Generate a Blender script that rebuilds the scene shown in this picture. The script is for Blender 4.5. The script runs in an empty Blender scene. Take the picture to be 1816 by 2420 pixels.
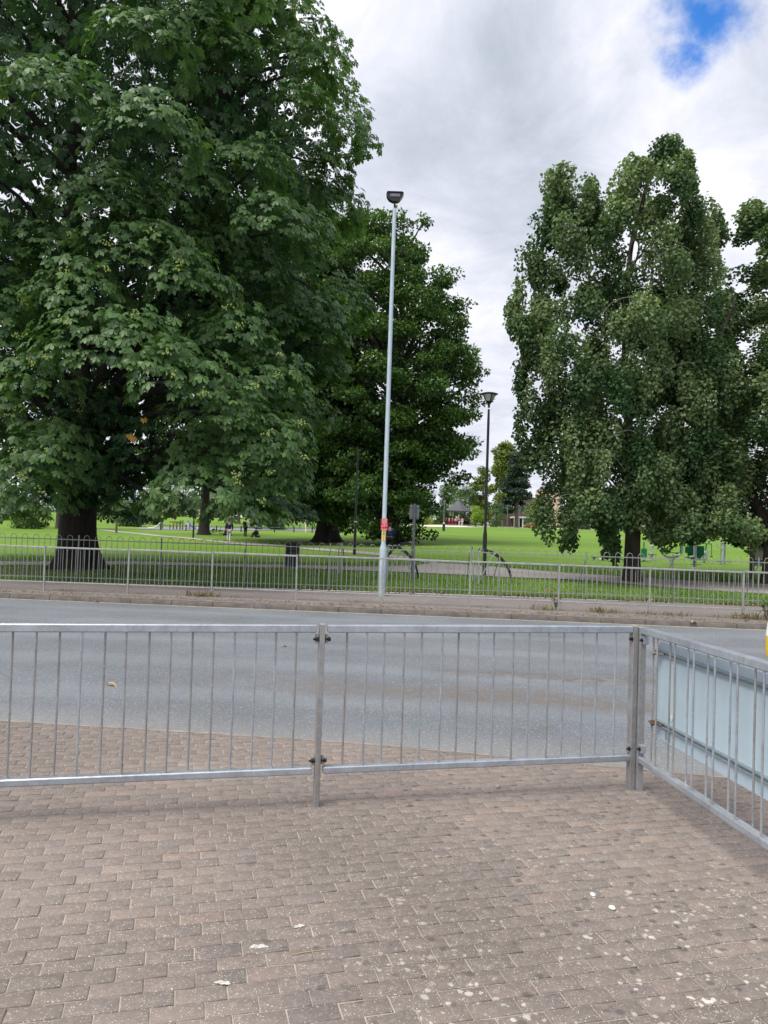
import bpy, bmesh, math, random
import numpy as np
from mathutils import Vector, Matrix
R_ = random.Random(7)
rng = np.random.default_rng(11)
S = bpy.context.scene
COL = S.collection
PI = math.pi

# ------------------------------------------------------------------ camera model
FPX, TH, PH = 1818.0, math.radians(1.51), 0.033
CAM = np.array([0, 0, 1.6])
_F = np.array([0, math.cos(TH), math.sin(TH)]); _U0 = np.array([0, -math.sin(TH), math.cos(TH)]); _R0 = np.array([1.0, 0, 0])
_R = _R0*math.cos(PH) + _U0*math.sin(PH); _U = -_R0*math.sin(PH) + _U0*math.cos(PH)
def ray(px, py): return _F + _R*(px-908)/FPX + _U*(1210-py)/FPX
def at(px, py, d): return CAM + d*ray(px, py)

# ------------------------------------------------------------------ terrain
def near_edge(x):
    return np.interp(x, [-80, -3.02, -1.42, .03, 1.96, 6, 80], [14.0, 6.2, 6.04, 5.86, 5.44, 4.5, -12])
def kerb_y(x): return 16.43-.079*x
def rail_y(x): return 17.77-.075*x-.0025*np.clip(x, -14, 14)**2
def fence_y(x): return 20.72-.018*x-.0022*np.clip(x, -14, 14)**2
def verge_y(x): return fence_y(x)-.28
def park_h(x, y):
    h = np.interp(y, [20, 25, 31, 42, 55, 90, 150, 260, 600], [0, .2, .38, .68, .95, 1.75, 3.3, 5.0, 8])
    kn = .875+.525*np.tanh((x+.5)/4)
    k = 1+(kn-1)*np.exp(-np.maximum(y-25, 0)/40)
    return h*k
def gz(x, y):
    if y < near_edge(x): return 0.0
    if y < kerb_y(x): return -.02-.12*(y-near_edge(x))/(kerb_y(x)-near_edge(x))
    if y < verge_y(x): return -.05+.05*(y-kerb_y(x))/(verge_y(x)-kerb_y(x))
    return float(park_h(x, y))
def gnd(px, py):
    r = ray(px, py); d = 2.0
    while d < 500:
        p = CAM+d*r
        if p[2] < gz(p[0], p[1]): break
        d *= 1.01
    lo, hi = d/1.01, d
    for _ in range(25):
        m = (lo+hi)/2; p = CAM+m*r
        if p[2] < gz(p[0], p[1]): hi = m
        else: lo = m
    p = CAM+hi*r
    return np.array([p[0], p[1], gz(p[0], p[1])]), hi
def foot(px, d):          # a ground point under image column px at distance d
    p = at(px, 1258, d); return np.array([p[0], p[1], gz(p[0], p[1])])

# ------------------------------------------------------------------ materials
def _mat(name):
    m = bpy.data.materials.new(name); m.use_nodes = True
    nt = m.node_tree; return m, nt, nt.nodes['Principled BSDF']
def ramp(nt, stops, fac):
    n = nt.nodes.new('ShaderNodeValToRGB'); cr = n.color_ramp
    while len(cr.elements) < len(stops): cr.elements.new(.5)
    for e, (p, c) in zip(cr.elements, stops): e.position = p; e.color = (*c, 1) if len(c) == 3 else c
    nt.links.new(fac, n.inputs[0]); return n.outputs[0]
def noise(nt, scale, detail=4, rough=.55, vec=None, dist=0):
    n = nt.nodes.new('ShaderNodeTexNoise'); n.inputs['Scale'].default_value = scale
    n.inputs['Detail'].default_value = detail; n.inputs['Roughness'].default_value = rough; n.inputs['Distortion'].default_value = dist
    if vec is not None: nt.links.new(vec, n.inputs['Vector'])
    return n.outputs['Fac']
def objco(nt): return nt.nodes.new('ShaderNodeTexCoord').outputs['Object']
def mixc(nt, fac, a, b, mode='MIX'):
    n = nt.nodes.new('ShaderNodeMix'); n.data_type = 'RGBA'; n.blend_type = mode
    for i, v in ((0, fac), (6, a), (7, b)):
        if isinstance(v, bpy.types.NodeSocket): nt.links.new(v, n.inputs[i])
        elif i == 0: n.inputs[0].default_value = v
        else: n.inputs[i].default_value = (*v, 1)
    return n.outputs[2]
def math_(nt, op, a, b=None, clamp=False):
    n = nt.nodes.new('ShaderNodeMath'); n.operation = op; n.use_clamp = clamp
    for i, v in ((0, a), (1, b)):
        if v is None: continue
        if isinstance(v, bpy.types.NodeSocket): nt.links.new(v, n.inputs[i])
        else: n.inputs[i].default_value = v
    return n.outputs[0]
def bump(nt, b, h, strength=.3, dist=.01):
    n = nt.nodes.new('ShaderNodeBump'); n.inputs['Strength'].default_value = strength; n.inputs['Distance'].default_value = dist
    nt.links.new(h, n.inputs['Height']); nt.links.new(n.outputs[0], b.inputs['Normal'])
def maprange(nt, v, a, b, c=0, d=1, smooth=False):
    n = nt.nodes.new('ShaderNodeMapRange'); n.clamp = True
    if smooth: n.interpolation_type = 'SMOOTHSTEP'
    nt.links.new(v, n.inputs[0])
    for i, k in enumerate((a, b, c, d)): n.inputs[i+1].default_value = k
    return n.outputs[0]
def vor(nt, scale, vec, feature='F1', rand=1):
    n = nt.nodes.new('ShaderNodeTexVoronoi'); n.feature = feature; n.inputs['Scale'].default_value = scale; n.inputs['Randomness'].default_value = rand
    nt.links.new(vec, n.inputs['Vector']); return n
def plain(name, c, rough=.5, metal=0, var=.25, scale=6, bmp=0):
    m, nt, b = _mat(name)
    f = noise(nt, scale, 5, .6, objco(nt))
    lo = tuple(max(0, v*(1-var)) for v in c); hi = tuple(min(1, v*(1+var)) for v in c)
    nt.links.new(ramp(nt, [(.3, lo), (.7, hi)], f), b.inputs['Base Color'])
    b.inputs['Roughness'].default_value = rough; b.inputs['Metallic'].default_value = metal
    if bmp: bump(nt, b, f, bmp, .01)
    return m
def leafmat(name, dark, light, trans=.22, rough=.45, spec=.4):
    m, nt, b = _mat(name)
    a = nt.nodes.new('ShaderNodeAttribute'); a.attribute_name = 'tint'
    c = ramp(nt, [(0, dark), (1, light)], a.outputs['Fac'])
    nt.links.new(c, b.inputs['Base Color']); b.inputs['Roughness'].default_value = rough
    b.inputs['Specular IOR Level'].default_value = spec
    t = nt.nodes.new('ShaderNodeBsdfTranslucent'); nt.links.new(mixc(nt, 1.0, c, (1.3, 1.4, .6), 'MULTIPLY'), t.inputs[0])
    x = nt.nodes.new('ShaderNodeMixShader'); x.inputs[0].default_value = trans
    nt.links.new(b.outputs[0], x.inputs[1]); nt.links.new(t.outputs[0], x.inputs[2])
    nt.links.new(x.outputs[0], nt.nodes['Material Output'].inputs[0]); return m

def paver_mat():
    m, nt, b = _mat('paver'); v = objco(nt)
    a = nt.nodes.new('ShaderNodeAttribute'); a.attribute_name = 'tint'
    c = ramp(nt, [(0, (.142, .120, .112)), (.3, (.180, .150, .137)), (.6, (.210, .170, .150)), (.85, (.252, .188, .158)), (1, (.262, .216, .186))], a.outputs['Fac'])
    c = mixc(nt, maprange(nt, noise(nt, 1.1, 5, .6, v), .4, .68, 0, .7), c, (.225, .192, .168))       # sandy bloom
    c = mixc(nt, maprange(nt, noise(nt, .45, 3, .5, v), .42, .58, 0, .7), c, (.128, .107, .093))     # damp, dirty areas
    c = mixc(nt, maprange(nt, noise(nt, 90, 3, .7, v), .35, .7, 0, .30), c, (.14, .12, .11))
    c = mixc(nt, maprange(nt, noise(nt, 34, 5, .8, v), .47, .68, 0, .42), c, (.34, .295, .25))
    s = vor(nt, 125, v); c = mixc(nt, math_(nt, 'MULTIPLY', math_(nt, 'SUBTRACT', 1, maprange(nt, math_(nt, 'SUBTRACT', s.outputs['Distance'], math_(nt, 'MULTIPLY', maprange(nt, s.outputs['Color'], .42, 1), .22)), .05, .16)), maprange(nt, noise(nt, 3, 4, .7, v), .3, .55, .4, 1)), c, (.58, .54, .49))
    s = vor(nt, 60, v); c = mixc(nt, math_(nt, 'MULTIPLY', maprange(nt, s.outputs['Distance'], .10, .2, .8, 0), maprange(nt, s.outputs['Color'], .78, .8)), c, (.68, .65, .6))
    # lichen discs, mostly towards the right foreground
    w = nt.nodes.new('ShaderNodeVectorMath'); w.operation = 'ADD'
    nn = nt.nodes.new('ShaderNodeTexNoise'); nn.inputs['Scale'].default_value = 30; nt.links.new(v, nn.inputs['Vector'])
    sc = nt.nodes.new('ShaderNodeVectorMath'); sc.operation = 'SCALE'; sc.inputs[3].default_value = .03
    nt.links.new(nn.outputs['Color'], sc.inputs[0]); nt.links.new(v, w.inputs[0]); nt.links.new(sc.outputs[0], w.inputs[1])
    sep = nt.nodes.new('ShaderNodeSeparateXYZ'); nt.links.new(v, sep.inputs[0])
    zone = math_(nt, 'MULTIPLY', maprange(nt, sep.outputs[0], -.5, .6, .12, 1), maprange(nt, sep.outputs[1], 4.6, 2.6, .08, 1))
    zone = math_(nt, 'MULTIPLY', zone, maprange(nt, noise(nt, 2.2, 3, .6, v), .42, .56))
    for sca, rad, amt in ((26, .30, .75), (12, .2, .85)):
        s = vor(nt, sca, w.outputs[0])
        k = math_(nt, 'MULTIPLY', maprange(nt, s.outputs['Distance'], rad*.75, rad, 1, 0), maprange(nt, s.outputs['Color'], .5, .55))
        k = math_(nt, 'MULTIPLY', math_(nt, 'MULTIPLY', k, zone), amt)
        c = mixc(nt, k, c, (.62, .59, .53))
    s = vor(nt, 11.5, w.outputs[0])          # trodden black gum spots
    k = math_(nt, 'MULTIPLY', maprange(nt, s.outputs['Distance'], .14, .23, .8, 0), maprange(nt, s.outputs['Color'], .38, .40))
    k = math_(nt, 'MULTIPLY', k, maprange(nt, sep.outputs[0], -1.4, .3, .15, 1))
    c = mixc(nt, k, c, (.085, .075, .073))
    nt.links.new(c, b.inputs['Base Color']); b.inputs['Roughness'].default_value = .85
    bump(nt, b, noise(nt, 160, 4, .7, v), .5, .004); return m
def sand_mat():
    m, nt, b = _mat('joint_sand'); v = objco(nt)
    c = ramp(nt, [(.3, (.14, .122, .105)), (.48, (.33, .29, .245)), (.7, (.46, .41, .345))], noise(nt, 6, 6, .7, v))
    nt.links.new(c, b.inputs['Base Color']); b.inputs['Roughness'].default_value = .95
    bump(nt, b, noise(nt, 200, 3, .7, v), .6, .004); return m
def asphalt_mat(name, base, warm, patch=True):
    m, nt, b = _mat(name); v = objco(nt)
    c = ramp(nt, [(.35, tuple(x*.82 for x in base)), (.65, tuple(x*1.18 for x in base))], noise(nt, .5, 4, .6, v))
    mp = nt.nodes.new('ShaderNodeMapping'); mp.inputs['Scale'].default_value = (.12, 1.1, 1); mp.inputs['Rotation'].default_value = (0, 0, .09)
    nt.links.new(v, mp.inputs[0])
    st = noise(nt, 1.6, 5, .65, mp.outputs[0])
    c = mixc(nt, maprange(nt, st, .47, .7, 0, .65), c, warm)
    c = mixc(nt, maprange(nt, noise(nt, 38, 5, .85, v), .42, .6, 0, .62), c, tuple(x*.5 for x in base))
    c = mixc(nt, maprange(nt, noise(nt, 5, 6, .75, v), .5, .68, 0, .35), c, tuple(x*.7 for x in base))
    s = vor(nt, 55, v); g = math_(nt, 'MULTIPLY', maprange(nt, s.outputs['Distance'], .18, .34, 1, 0), maprange(nt, s.outputs['Color'], .5, .75))
    c = mixc(nt, math_(nt, 'MULTIPLY', g, .85), c, (.60, .60, .58))
    if patch:
        sepx = nt.nodes.new('ShaderNodeSeparateXYZ'); nt.links.new(v, sepx.inputs[0])
        lane = math_(nt, 'SINE', math_(nt, 'MULTIPLY', math_(nt, 'ADD', sepx.outputs[1], math_(nt, 'ADD', math_(nt, 'MULTIPLY', sepx.outputs[0], .09), math_(nt, 'MULTIPLY', noise(nt, .3, 3, .5, v), 1.5))), 3.3))
        c = mixc(nt, maprange(nt, lane, .1, 1, 0, .3), c, tuple(x*1.35 for x in base))
        sep = nt.nodes.new('ShaderNodeSeparateXYZ'); nt.links.new(v, sep.inputs[0])
        xx, yy = sep.outputs[0], sep.outputs[1]
        def band(y0, half, x0, x1, amt):
            wob = math_(nt, 'MULTIPLY', math_(nt, 'SUBTRACT', noise(nt, .9, 4, .6, v), .5), 1.2)
            d = math_(nt, 'ABSOLUTE', math_(nt, 'SUBTRACT', math_(nt, 'ADD', math_(nt, 'ADD', yy, math_(nt, 'MULTIPLY', xx, .16)), wob), y0))
            k = math_(nt, 'MULTIPLY', maprange(nt, d, half*.3, half, amt, 0), maprange(nt, xx, x0, x1, 0, 1, True))
            return math_(nt, 'MULTIPLY', k, maprange(nt, noise(nt, 9, 5, .7, v), .35, .6))
        c = mixc(nt, band(8.1, .55, -2.6, .5, 1.0), c, (.155, .135, .12))
        c = mixc(nt, band(9.6, .45, -.3, 2.0, 1.0), c, (.13, .112, .10))
        # gritty light margin beside the paving
        e = math_(nt, 'ADD', yy, math_(nt, 'MULTIPLY', xx, .115))
        c = mixc(nt, math_(nt, 'MULTIPLY', maprange(nt, e, 6.6, 5.95, 0, .6), maprange(nt, noise(nt, 60, 4, .8, v), .3, .62)), c, (.34, .325, .30))
    nt.links.new(c, b.inputs['Base Color']); b.inputs['Roughness'].default_value = .82
    bump(nt, b, noise(nt, 110, 4, .75, v), .9, .012); return m
def grass_mat():
    m, nt, b = _mat('lawn'); v = objco(nt)
    mp = nt.nodes.new('ShaderNodeMapping'); mp.inputs['Scale'].default_value = (.25, 1, 1); nt.links.new(v, mp.inputs[0])
    c = ramp(nt, [(.3, (.135, .235, .030)), (.5, (.168, .285, .036)), (.72, (.215, .325, .046))], noise(nt, .35, 6, .65, mp.outputs[0]))
    c = mixc(nt, maprange(nt, noise(nt, 3.5, 5, .7, v), .42, .7, 0, .6), c, (.075, .155, .02))
    c = mixc(nt, maprange(nt, noise(nt, .11, 5, .6, mp.outputs[0]), .46, .62, 0, .6), c, (.11, .20, .026))
    c = mixc(nt, maprange(nt, noise(nt, 1.1, 6, .75, mp.outputs[0]), .56, .7, 0, .5), c, (.26, .30, .08))
    c = mixc(nt, maprange(nt, noise(nt, 28, 4, .8, v), .4, .7, 0, .5), c, (.055, .12, .018))
    s = vor(nt, 2.6, v); c = mixc(nt, math_(nt, 'MULTIPLY', maprange(nt, s.outputs['Distance'], .03, .08, .7, 0), maprange(nt, s.outputs['Color'], .6, .62)), c, (.42, .46, .22))
    a = nt.nodes.new('ShaderNodeAttribute'); a.attribute_name = 'bare'
    soil = ramp(nt, [(.35, (.05, .04, .028)), (.65, (.11, .085, .06))], noise(nt, 14, 5, .7, v))
    k = math_(nt, 'MULTIPLY', math_(nt, 'ADD', a.outputs['Fac'], math_(nt, 'SUBTRACT', noise(nt, 5, 5, .75, v), .5)), 1.0)
    c = mixc(nt, maprange(nt, k, .42, .62), c, soil)
    nt.links.new(c, b.inputs['Base Color']); b.inputs['Roughness'].default_value = .9; b.inputs['Specular IOR Level'].default_value = .15
    bump(nt, b, noise(nt, 40, 4, .8, v), .6, .03); return m
def steel_mat(name, base, rust=.3, rough=.45, metal=.55, lo=.60):
    m, nt, b = _mat(name)
    g = nt.nodes.new('ShaderNodeNewGeometry').outputs['Position']
    c = ramp(nt, [(.3, tuple(x*.72 for x in base)), (.7, tuple(x*1.2 for x in base))], noise(nt, 7, 6, .65, g))
    s = vor(nt, 70, g); c = mixc(nt, maprange(nt, s.outputs['Color'], .3, .9, 0, .25), c, tuple(min(1, x*1.5) for x in base))
    mp = nt.nodes.new('ShaderNodeMapping'); mp.inputs['Scale'].default_value = (14, 14, 1.6); nt.links.new(g, mp.inputs[0])
    r = noise(nt, 1.3, 5, .7, mp.outputs[0])
    k = maprange(nt, r, lo, lo+.16, 0, rust)
    c = mixc(nt, k, c, (.17, .115, .075))
    nt.links.new(c, b.inputs['Base Color']); b.inputs['Roughness'].default_value = rough
    nt.links.new(math_(nt, 'SUBTRACT', metal, math_(nt, 'MULTIPLY', k, .6)), b.inputs['Metallic'])
    bump(nt, b, noise(nt, 60, 3, .6, g), .12, .004); return m
def bark_mat(name, a_, b_):
    m, nt, b = _mat(name); v = objco(nt)
    mp = nt.nodes.new('ShaderNodeMapping'); mp.inputs['Scale'].default_value = (9, 9, 1.6); nt.links.new(v, mp.inputs[0])
    f = noise(nt, 1.5, 6, .7, mp.outputs[0])
    nt.links.new(ramp(nt, [(.3, a_), (.7, b_)], f), b.inputs['Base Color']); b.inputs['Roughness'].default_value = .95
    bump(nt, b, f, 1.0, .08); return m
def kerb_mat():
    m, nt, b = _mat('kerb_stone'); v = objco(nt)
    c = ramp(nt, [(.3, (.07, .062, .058)), (.7, (.145, .13, .122))], noise(nt, 5, 5, .7, v))
    sep = nt.nodes.new('ShaderNodeSeparateXYZ'); nt.links.new(v, sep.inputs[0])
    fr_ = math_(nt, 'FRACT', math_(nt, 'DIVIDE', sep.outputs[0], .915))
    c = mixc(nt, math_(nt, 'LESS_THAN', fr_, .022), c, (.03, .026, .022))
    c = mixc(nt, maprange(nt, noise(nt, 1.7, 5, .7, v), .55, .7, 0, .5), c, (.19, .165, .14))
    nt.links.new(c, b.inputs['Base Color']); b.inputs['Roughness'].default_value = .9
    bump(nt, b, noise(nt, 50, 4, .7, v), .5, .01); return m
def column_mat():
    m, nt, b = _mat('pale_column_paint'); v = objco(nt)
    c = ramp(nt, [(.35, (.36, .45, .52)), (.65, (.44, .53, .60))], noise(nt, 3, 4, .6, v))
    sep = nt.nodes.new('ShaderNodeSeparateXYZ'); nt.links.new(v, sep.inputs[0])
    k = math_(nt, 'MULTIPLY', maprange(nt, sep.outputs[2], .9, .05, 0, 1), maprange(nt, noise(nt, 11, 5, .7, v), .4, .62))
    c = mixc(nt, math_(nt, 'MULTIPLY', k, .75), c, (.22, .21, .18))
    nt.links.new(c, b.inputs['Base Color']); b.inputs['Roughness'].default_value = .5; return m
M = dict(
    paver=paver_mat(), sand=sand_mat(), road=asphalt_mat('asphalt', (.178, .198, .222), (.17, .17, .17)),
    footway=asphalt_mat('footway_asphalt', (.225, .195, .185), (.20, .18, .17), False),
    park_path=asphalt_mat('park_path', (.37, .33, .31), (.41, .365, .34), False),
    lawn=grass_mat(), kerb=kerb_mat(), edging=plain('edging', (.24, .215, .19), .9, 0, .3, 8, .4),
    dirt=plain('kerbside_dirt', (.165, .143, .124), .95, 0, .4, 7, .6), yellow_line=plain('yellow_paint', (.52, .45, .26), .8, 0, .35, 9),
    steel=steel_mat('galvanised_steel', (.37, .405, .45), .5, .38, .5), steel_old=steel_mat('weathered_steel', (.29, .295, .30), .75, .55, .38, .54),
    steel_far=steel_mat('guardrail_steel', (.32, .34, .325), .5, .55, .35), steel_hoop=steel_mat('hoop_fence_steel', (.24, .265, .24), .5, .55, .3),
    bolt=plain('bolt_steel', (.035, .032, .03), .5, .6), sign_back=plain('aluminium_back', (.43, .54, .61), .5, .15, .09, 3),
    channel=plain('sign_channel', (.30, .36, .39), .45, .5, .1, 5), rusty=plain('rusty_clip', (.16, .09, .06), .8, .3, .5, 30), white=plain('white_paint', (.78, .78, .76), .5, 0, .06),
    column=column_mat(), blackpaint=plain('black_paint', (.013, .014, .016), .4, 0, .3), lantern=plain('lantern_casing', (.016, .012, .015), .4, .2, .2),
    glass=plain('lamp_diffuser', (.62, .60, .58), .25, 0, .05), red=plain('red_sign', (.52, .012, .03), .45, 0, .1), yellow=plain('yellow_sign', (.78, .52, .03), .45, 0, .06), black=plain('black_lettering', (.012, .012, .012), .6),
    grey=plain('grey_paint', (.15, .175, .195), .5, .2, .15), post=plain('post_grey', (.13, .14, .155), .55, .3, .3), gymgrey=plain('gym_grey', (.40, .43, .44), .45, .1, .1), gymgreen=plain('gym_green', (.008, .17, .075), .4, 0, .15),
    barkA=bark_mat('chestnut_bark', (.012, .010, .009), (.036, .030, .026)), barkE=bark_mat('lime_bark', (.035, .027, .022), (.095, .075, .06)), barkF=bark_mat('pale_bark', (.09, .07, .05), (.2, .165, .13)), twig=plain('grey_twig', (.15, .15, .13), .8),
    leafA=leafmat('chestnut_leaf', (.019, .064, .023), (.132, .24, .066), .3, .45, .4), leafB=leafmat('chestnut_leaf_far', (.017, .06, .015), (.11, .205, .042), .22, .5, .35),
    leafC=leafmat('oak_leaf', (.018, .056, .014), (.105, .195, .036), .22, .5, .3), leafE=leafmat('lime_leaf', (.032, .080, .024), (.245, .335, .145), .25, .55, .3),
    fruit=plain('unripe_fruit', (.20, .27, .05), .6), orange_leaf=plain('orange_leaf', (.42, .23, .03), .6),
    far1=leafmat('far_leaf_mid', (.035, .085, .022), (.11, .19, .04)), far2=leafmat('far_leaf_yellow', (.075, .125, .025), (.21, .28, .06)), far3=leafmat('far_leaf_blue', (.022, .048, .032), (.06, .098, .065)), far4=leafmat('far_leaf_lime', (.12, .21, .02), (.30, .42, .05)), far5=leafmat('far_leaf_dark', (.02, .05, .018), (.06, .11, .03)),
    blade=leafmat('grass_blade', (.06, .13, .02), (.17, .28, .06), .25, .7, .2), dry=leafmat('dry_weed', (.10, .075, .045), (.25, .22, .10), .1, .8, .2), litter=leafmat('dead_leaf', (.07, .042, .022), (.36, .25, .15), .05, .8, .2),
    navy=plain('navy_cloth', (.012, .018, .05), .9), greycloth=plain('pale_grey_cloth', (.48, .48, .5), .9, 0, .1), blackcloth=plain('black_cloth', (.010, .010, .012), .9), bluecloth=plain('dark_blue_cloth', (.018, .032, .11), .85), paleshirt=plain('pale_shirt', (.42, .40, .37), .9), lightblue=plain('light_blue_cloth', (.10, .22, .42), .9), crimson=plain('crimson_cloth', (.26, .01, .04), .9), pinkcloth=plain('pink_cloth', (.55, .30, .30), .9), skin=plain('skin', (.42, .26, .18), .6, 0, .05), hair=plain('dark_hair', (.02, .014, .01), .7), shoe=plain('pale_shoe', (.6, .6, .58), .7),
    roof=plain('grey_roof', (.075, .078, .085), .6, .1, .15, 2), brickwall=plain('brown_brick', (.085, .065, .055), .9, 0, .2, 3), peach=plain('peach_render', (.55, .40, .30), .9, 0, .06), teal=plain('teal_paint', (.02, .085, .085), .6), cream=plain('cream_paint', (.62, .58, .48), .7, 0, .08), bluepaint=plain('blue_paint', (.03, .06, .24), .5), slideblue=plain('slide_blue', (.08, .16, .55), .5), orangewood=plain('orange_wood', (.48, .20, .07), .8), yellowwood=plain('yellow_wood', (.65, .47, .16), .8), brownwood=plain('brown_wood', (.15, .11, .085), .9, 0, .3, 4), straw=plain('straw', (.42, .30, .14), .95, 0, .3, 3), tarmac=plain('playground_surface', (.20, .20, .23), .9), bindark=plain('bin_plastic', (.018, .020, .024), .45), bingreen=plain('bin_green', (.015, .06, .05), .6), winglass=plain('dark_glass', (.03, .04, .05), .15), carwhite=plain('white_car_paint', (.75, .76, .78), .25, 0, .03), tyre=plain('tyre', (.015, .015, .015), .8), dropping=plain('bird_dropping', (.46, .44, .41), .8, 0, .4, 90), stone=plain('pebble', (.34, .30, .26), .9, 0, .3, 20),
)

# ------------------------------------------------------------------ mesh builder
class MB:
    def __init__(s): s.v = []; s.f = []
    def add(s, vs, fs):
        o = len(s.v); s.v += [tuple(map(float, v)) for v in vs]; s.f += [tuple(i+o for i in f) for f in fs]; return s
    def box(s, c, size, rz=0, M4=None, bev=0):
        hx, hy, hz = size[0]/2, size[1]/2, size[2]/2
        if bev:
            b = min(bev, hx*.45, hy*.45, hz*.45); pts = []
            for z, k in ((-hz, 1), (-hz+b, 0), (hz-b, 0), (hz, 1)):
                x, y = hx-b*k, hy-b*k
                c_ = b*.6
                pts += [(-x+c_, -y, z), (x-c_, -y, z), (x, -y+c_, z), (x, y-c_, z), (x-c_, y, z), (-x+c_, y, z), (-x, y-c_, z), (-x, -y+c_, z)]
            fs = [tuple(range(7, -1, -1)), tuple(range(24, 32))]
            for r in range(3):
                for i in range(8):
                    j = (i+1) % 8; fs.append((r*8+i, r*8+j, r*8+8+j, r*8+8+i))
        else:
            pts = [(-hx, -hy, -hz), (hx, -hy, -hz), (hx, hy, -hz), (-hx, hy, -hz), (-hx, -hy, hz), (hx, -hy, hz), (hx, hy, hz), (-hx, hy, hz)]
            fs = [(3, 2, 1, 0), (4, 5, 6, 7), (0, 1, 5, 4), (1, 2, 6, 5), (2, 3, 7, 6), (3, 0, 4, 7)]
        mm = M4 if M4 is not None else Matrix.Rotation(rz, 4, 'Z')
        return s.add([Vector(c)+mm.to_3x3() @ Vector(p) for p in pts], fs)
    def bar(s, a, b, w, h, bev=.003, up=(0, 0, 1)):     # rectangular bar between two points, h along up
        a, b = Vector(a), Vector(b); d = b-a; x = d.normalized(); z = Vector(up); y = z.cross(x).normalized(); z = x.cross(y)
        m = Matrix((x, y, z)).transposed()
        return s.box((a+b)/2, (d.length, w, h), M4=m.to_4x4(), bev=bev)
    def tube(s, pts, r, n=8, caps=True):
        pts = [Vector(p) for p in pts]; rs = r if hasattr(r, '__len__') else [r]*len(pts)
        vs, fs = [], []; prev = None
        for i, p in enumerate(pts):
            t = (pts[min(i+1, len(pts)-1)]-pts[max(i-1, 0)]).normalized()
            if prev is None:
                u = t.orthogonal().normalized()
            else:
                u = (prev-t*prev.dot(t)); u = u.normalized() if u.length > 1e-6 else t.orthogonal().normalized()
            prev = u; w = t.cross(u)
            for k in range(n):
                a = 2*PI*k/n; vs.append(p+(u*math.cos(a)+w*math.sin(a))*rs[i])
        for i in range(len(pts)-1):
            for k in range(n):
                j = (k+1) % n; fs.append((i*n+k, i*n+j, (i+1)*n+j, (i+1)*n+k))
        if caps: fs += [tuple(range(n-1, -1, -1)), tuple((len(pts)-1)*n+k for k in range(n))]
        return s.add(vs, fs)
    def lathe(s, c, prof, n=16, sx=1, sy=1):
        vs, fs = [], []
        for r, z in prof:
            for k in range(n):
                a = 2*PI*k/n; vs.append((c[0]+r*sx*math.cos(a), c[1]+r*sy*math.sin(a), c[2]+z))
        for i in range(len(prof)-1):
            for k in range(n):
                j = (k+1) % n; fs.append((i*n+k, i*n+j, (i+1)*n+j, (i+1)*n+k))
        fs += [tuple(range(n-1, -1, -1)), tuple((len(prof)-1)*n+k for k in range(n))]
        return s.add(vs, fs)
    def plate(s, outline, thick, origin, ux, uy):       # extruded 2-D outline
        ux, uy = Vector(ux), Vector(uy); nz = ux.cross(uy).normalized(); o = Vector(origin); n = len(outline)
        vs = [o+ux*x+uy*y-nz*thick/2 for x, y in outline]+[o+ux*x+uy*y+nz*thick/2 for x, y in outline]
        fs = [tuple(range(n-1, -1, -1)), tuple(range(n, 2*n))]+[(i, (i+1) % n, n+(i+1) % n, n+i) for i in range(n)]
        return s.add(vs, fs)
    def build(s, name, mat, parent=None, smooth=False, kind=None):
        me = bpy.data.meshes.new(name); me.from_pydata(s.v, [], s.f); me.validate(); me.update()
        if smooth:
            me.polygons.foreach_set('use_smooth', [True]*len(me.polygons))
            try: me.set_sharp_from_angle(angle=math.radians(40))
            except Exception: pass
        return link(name, me, mat, parent, kind)
def link(name, me, mat, parent=None, kind=None):
    o = bpy.data.objects.new(name, me); COL.objects.link(o)
    if mat: me.materials.append(M[mat] if isinstance(mat, str) else mat)
    if parent is not None:
        o.parent = parent; o.matrix_parent_inverse = Matrix.Translation(-Vector(root_loc(parent)))if False else Matrix()
    if kind: o['kind'] = kind
    return o
def root_loc(o): return o.location
def tag(o, label, cat, group=None):
    o['label'] = label; o['category'] = cat
    if group: o['group'] = group
    return o
def thing(name, label, cat, loc=(0, 0, 0), rz=0, group=None):
    o = bpy.data.objects.new(name, None); COL.objects.link(o); o.location = loc; o.rotation_euler = (0, 0, rz); o.empty_display_size = .2
    return tag(o, label, cat, group)
def copy_tree(o, parent=None):
    c = o.copy(); COL.objects.link(c)
    if parent is not None: c.parent = parent
    for ch in list(o.children): copy_tree(ch, c)
    return c
def text(name, s, size, mat, parent, Mx, extrude=.001):
    cu = bpy.data.curves.new(name, 'FONT'); cu.body = s; cu.size = size; cu.extrude = extrude; cu.align_x = 'CENTER'; cu.align_y = 'CENTER'
    t = bpy.data.objects.new(name+'_tmp', cu); COL.objects.link(t)
    dg = bpy.context.evaluated_depsgraph_get(); me = bpy.data.meshes.new_from_object(t.evaluated_get(dg))
    bpy.data.objects.remove(t); me.materials.clear(); me.name = name
    me.transform(Mx); return link(name, me, mat, parent)
def bigmesh(name, V, F, mat, parent=None, tint=None, kind=None, smooth=False):   # V (n,3), F (m,k) numpy
    me = bpy.data.meshes.new(name); n, m, k = len(V), len(F), F.shape[1]
    me.vertices.add(n); me.vertices.foreach_set('co', np.ascontiguousarray(V, dtype=np.float32).ravel())
    me.loops.add(m*k); me.loops.foreach_set('vertex_index', np.ascontiguousarray(F, dtype=np.int32).ravel())
    me.polygons.add(m); me.polygons.foreach_set('loop_start', np.arange(0, m*k, k, dtype=np.int32))
    me.update(calc_edges=True)
    if smooth: me.polygons.foreach_set('use_smooth', np.ones(m, dtype=bool))
    if tint is not None:
        a = me.attributes.new('tint', 'FLOAT', 'FACE'); a.data.foreach_set('value', np.ascontiguousarray(tint, dtype=np.float32))
    return link(name, me, mat, parent, kind)

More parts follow.
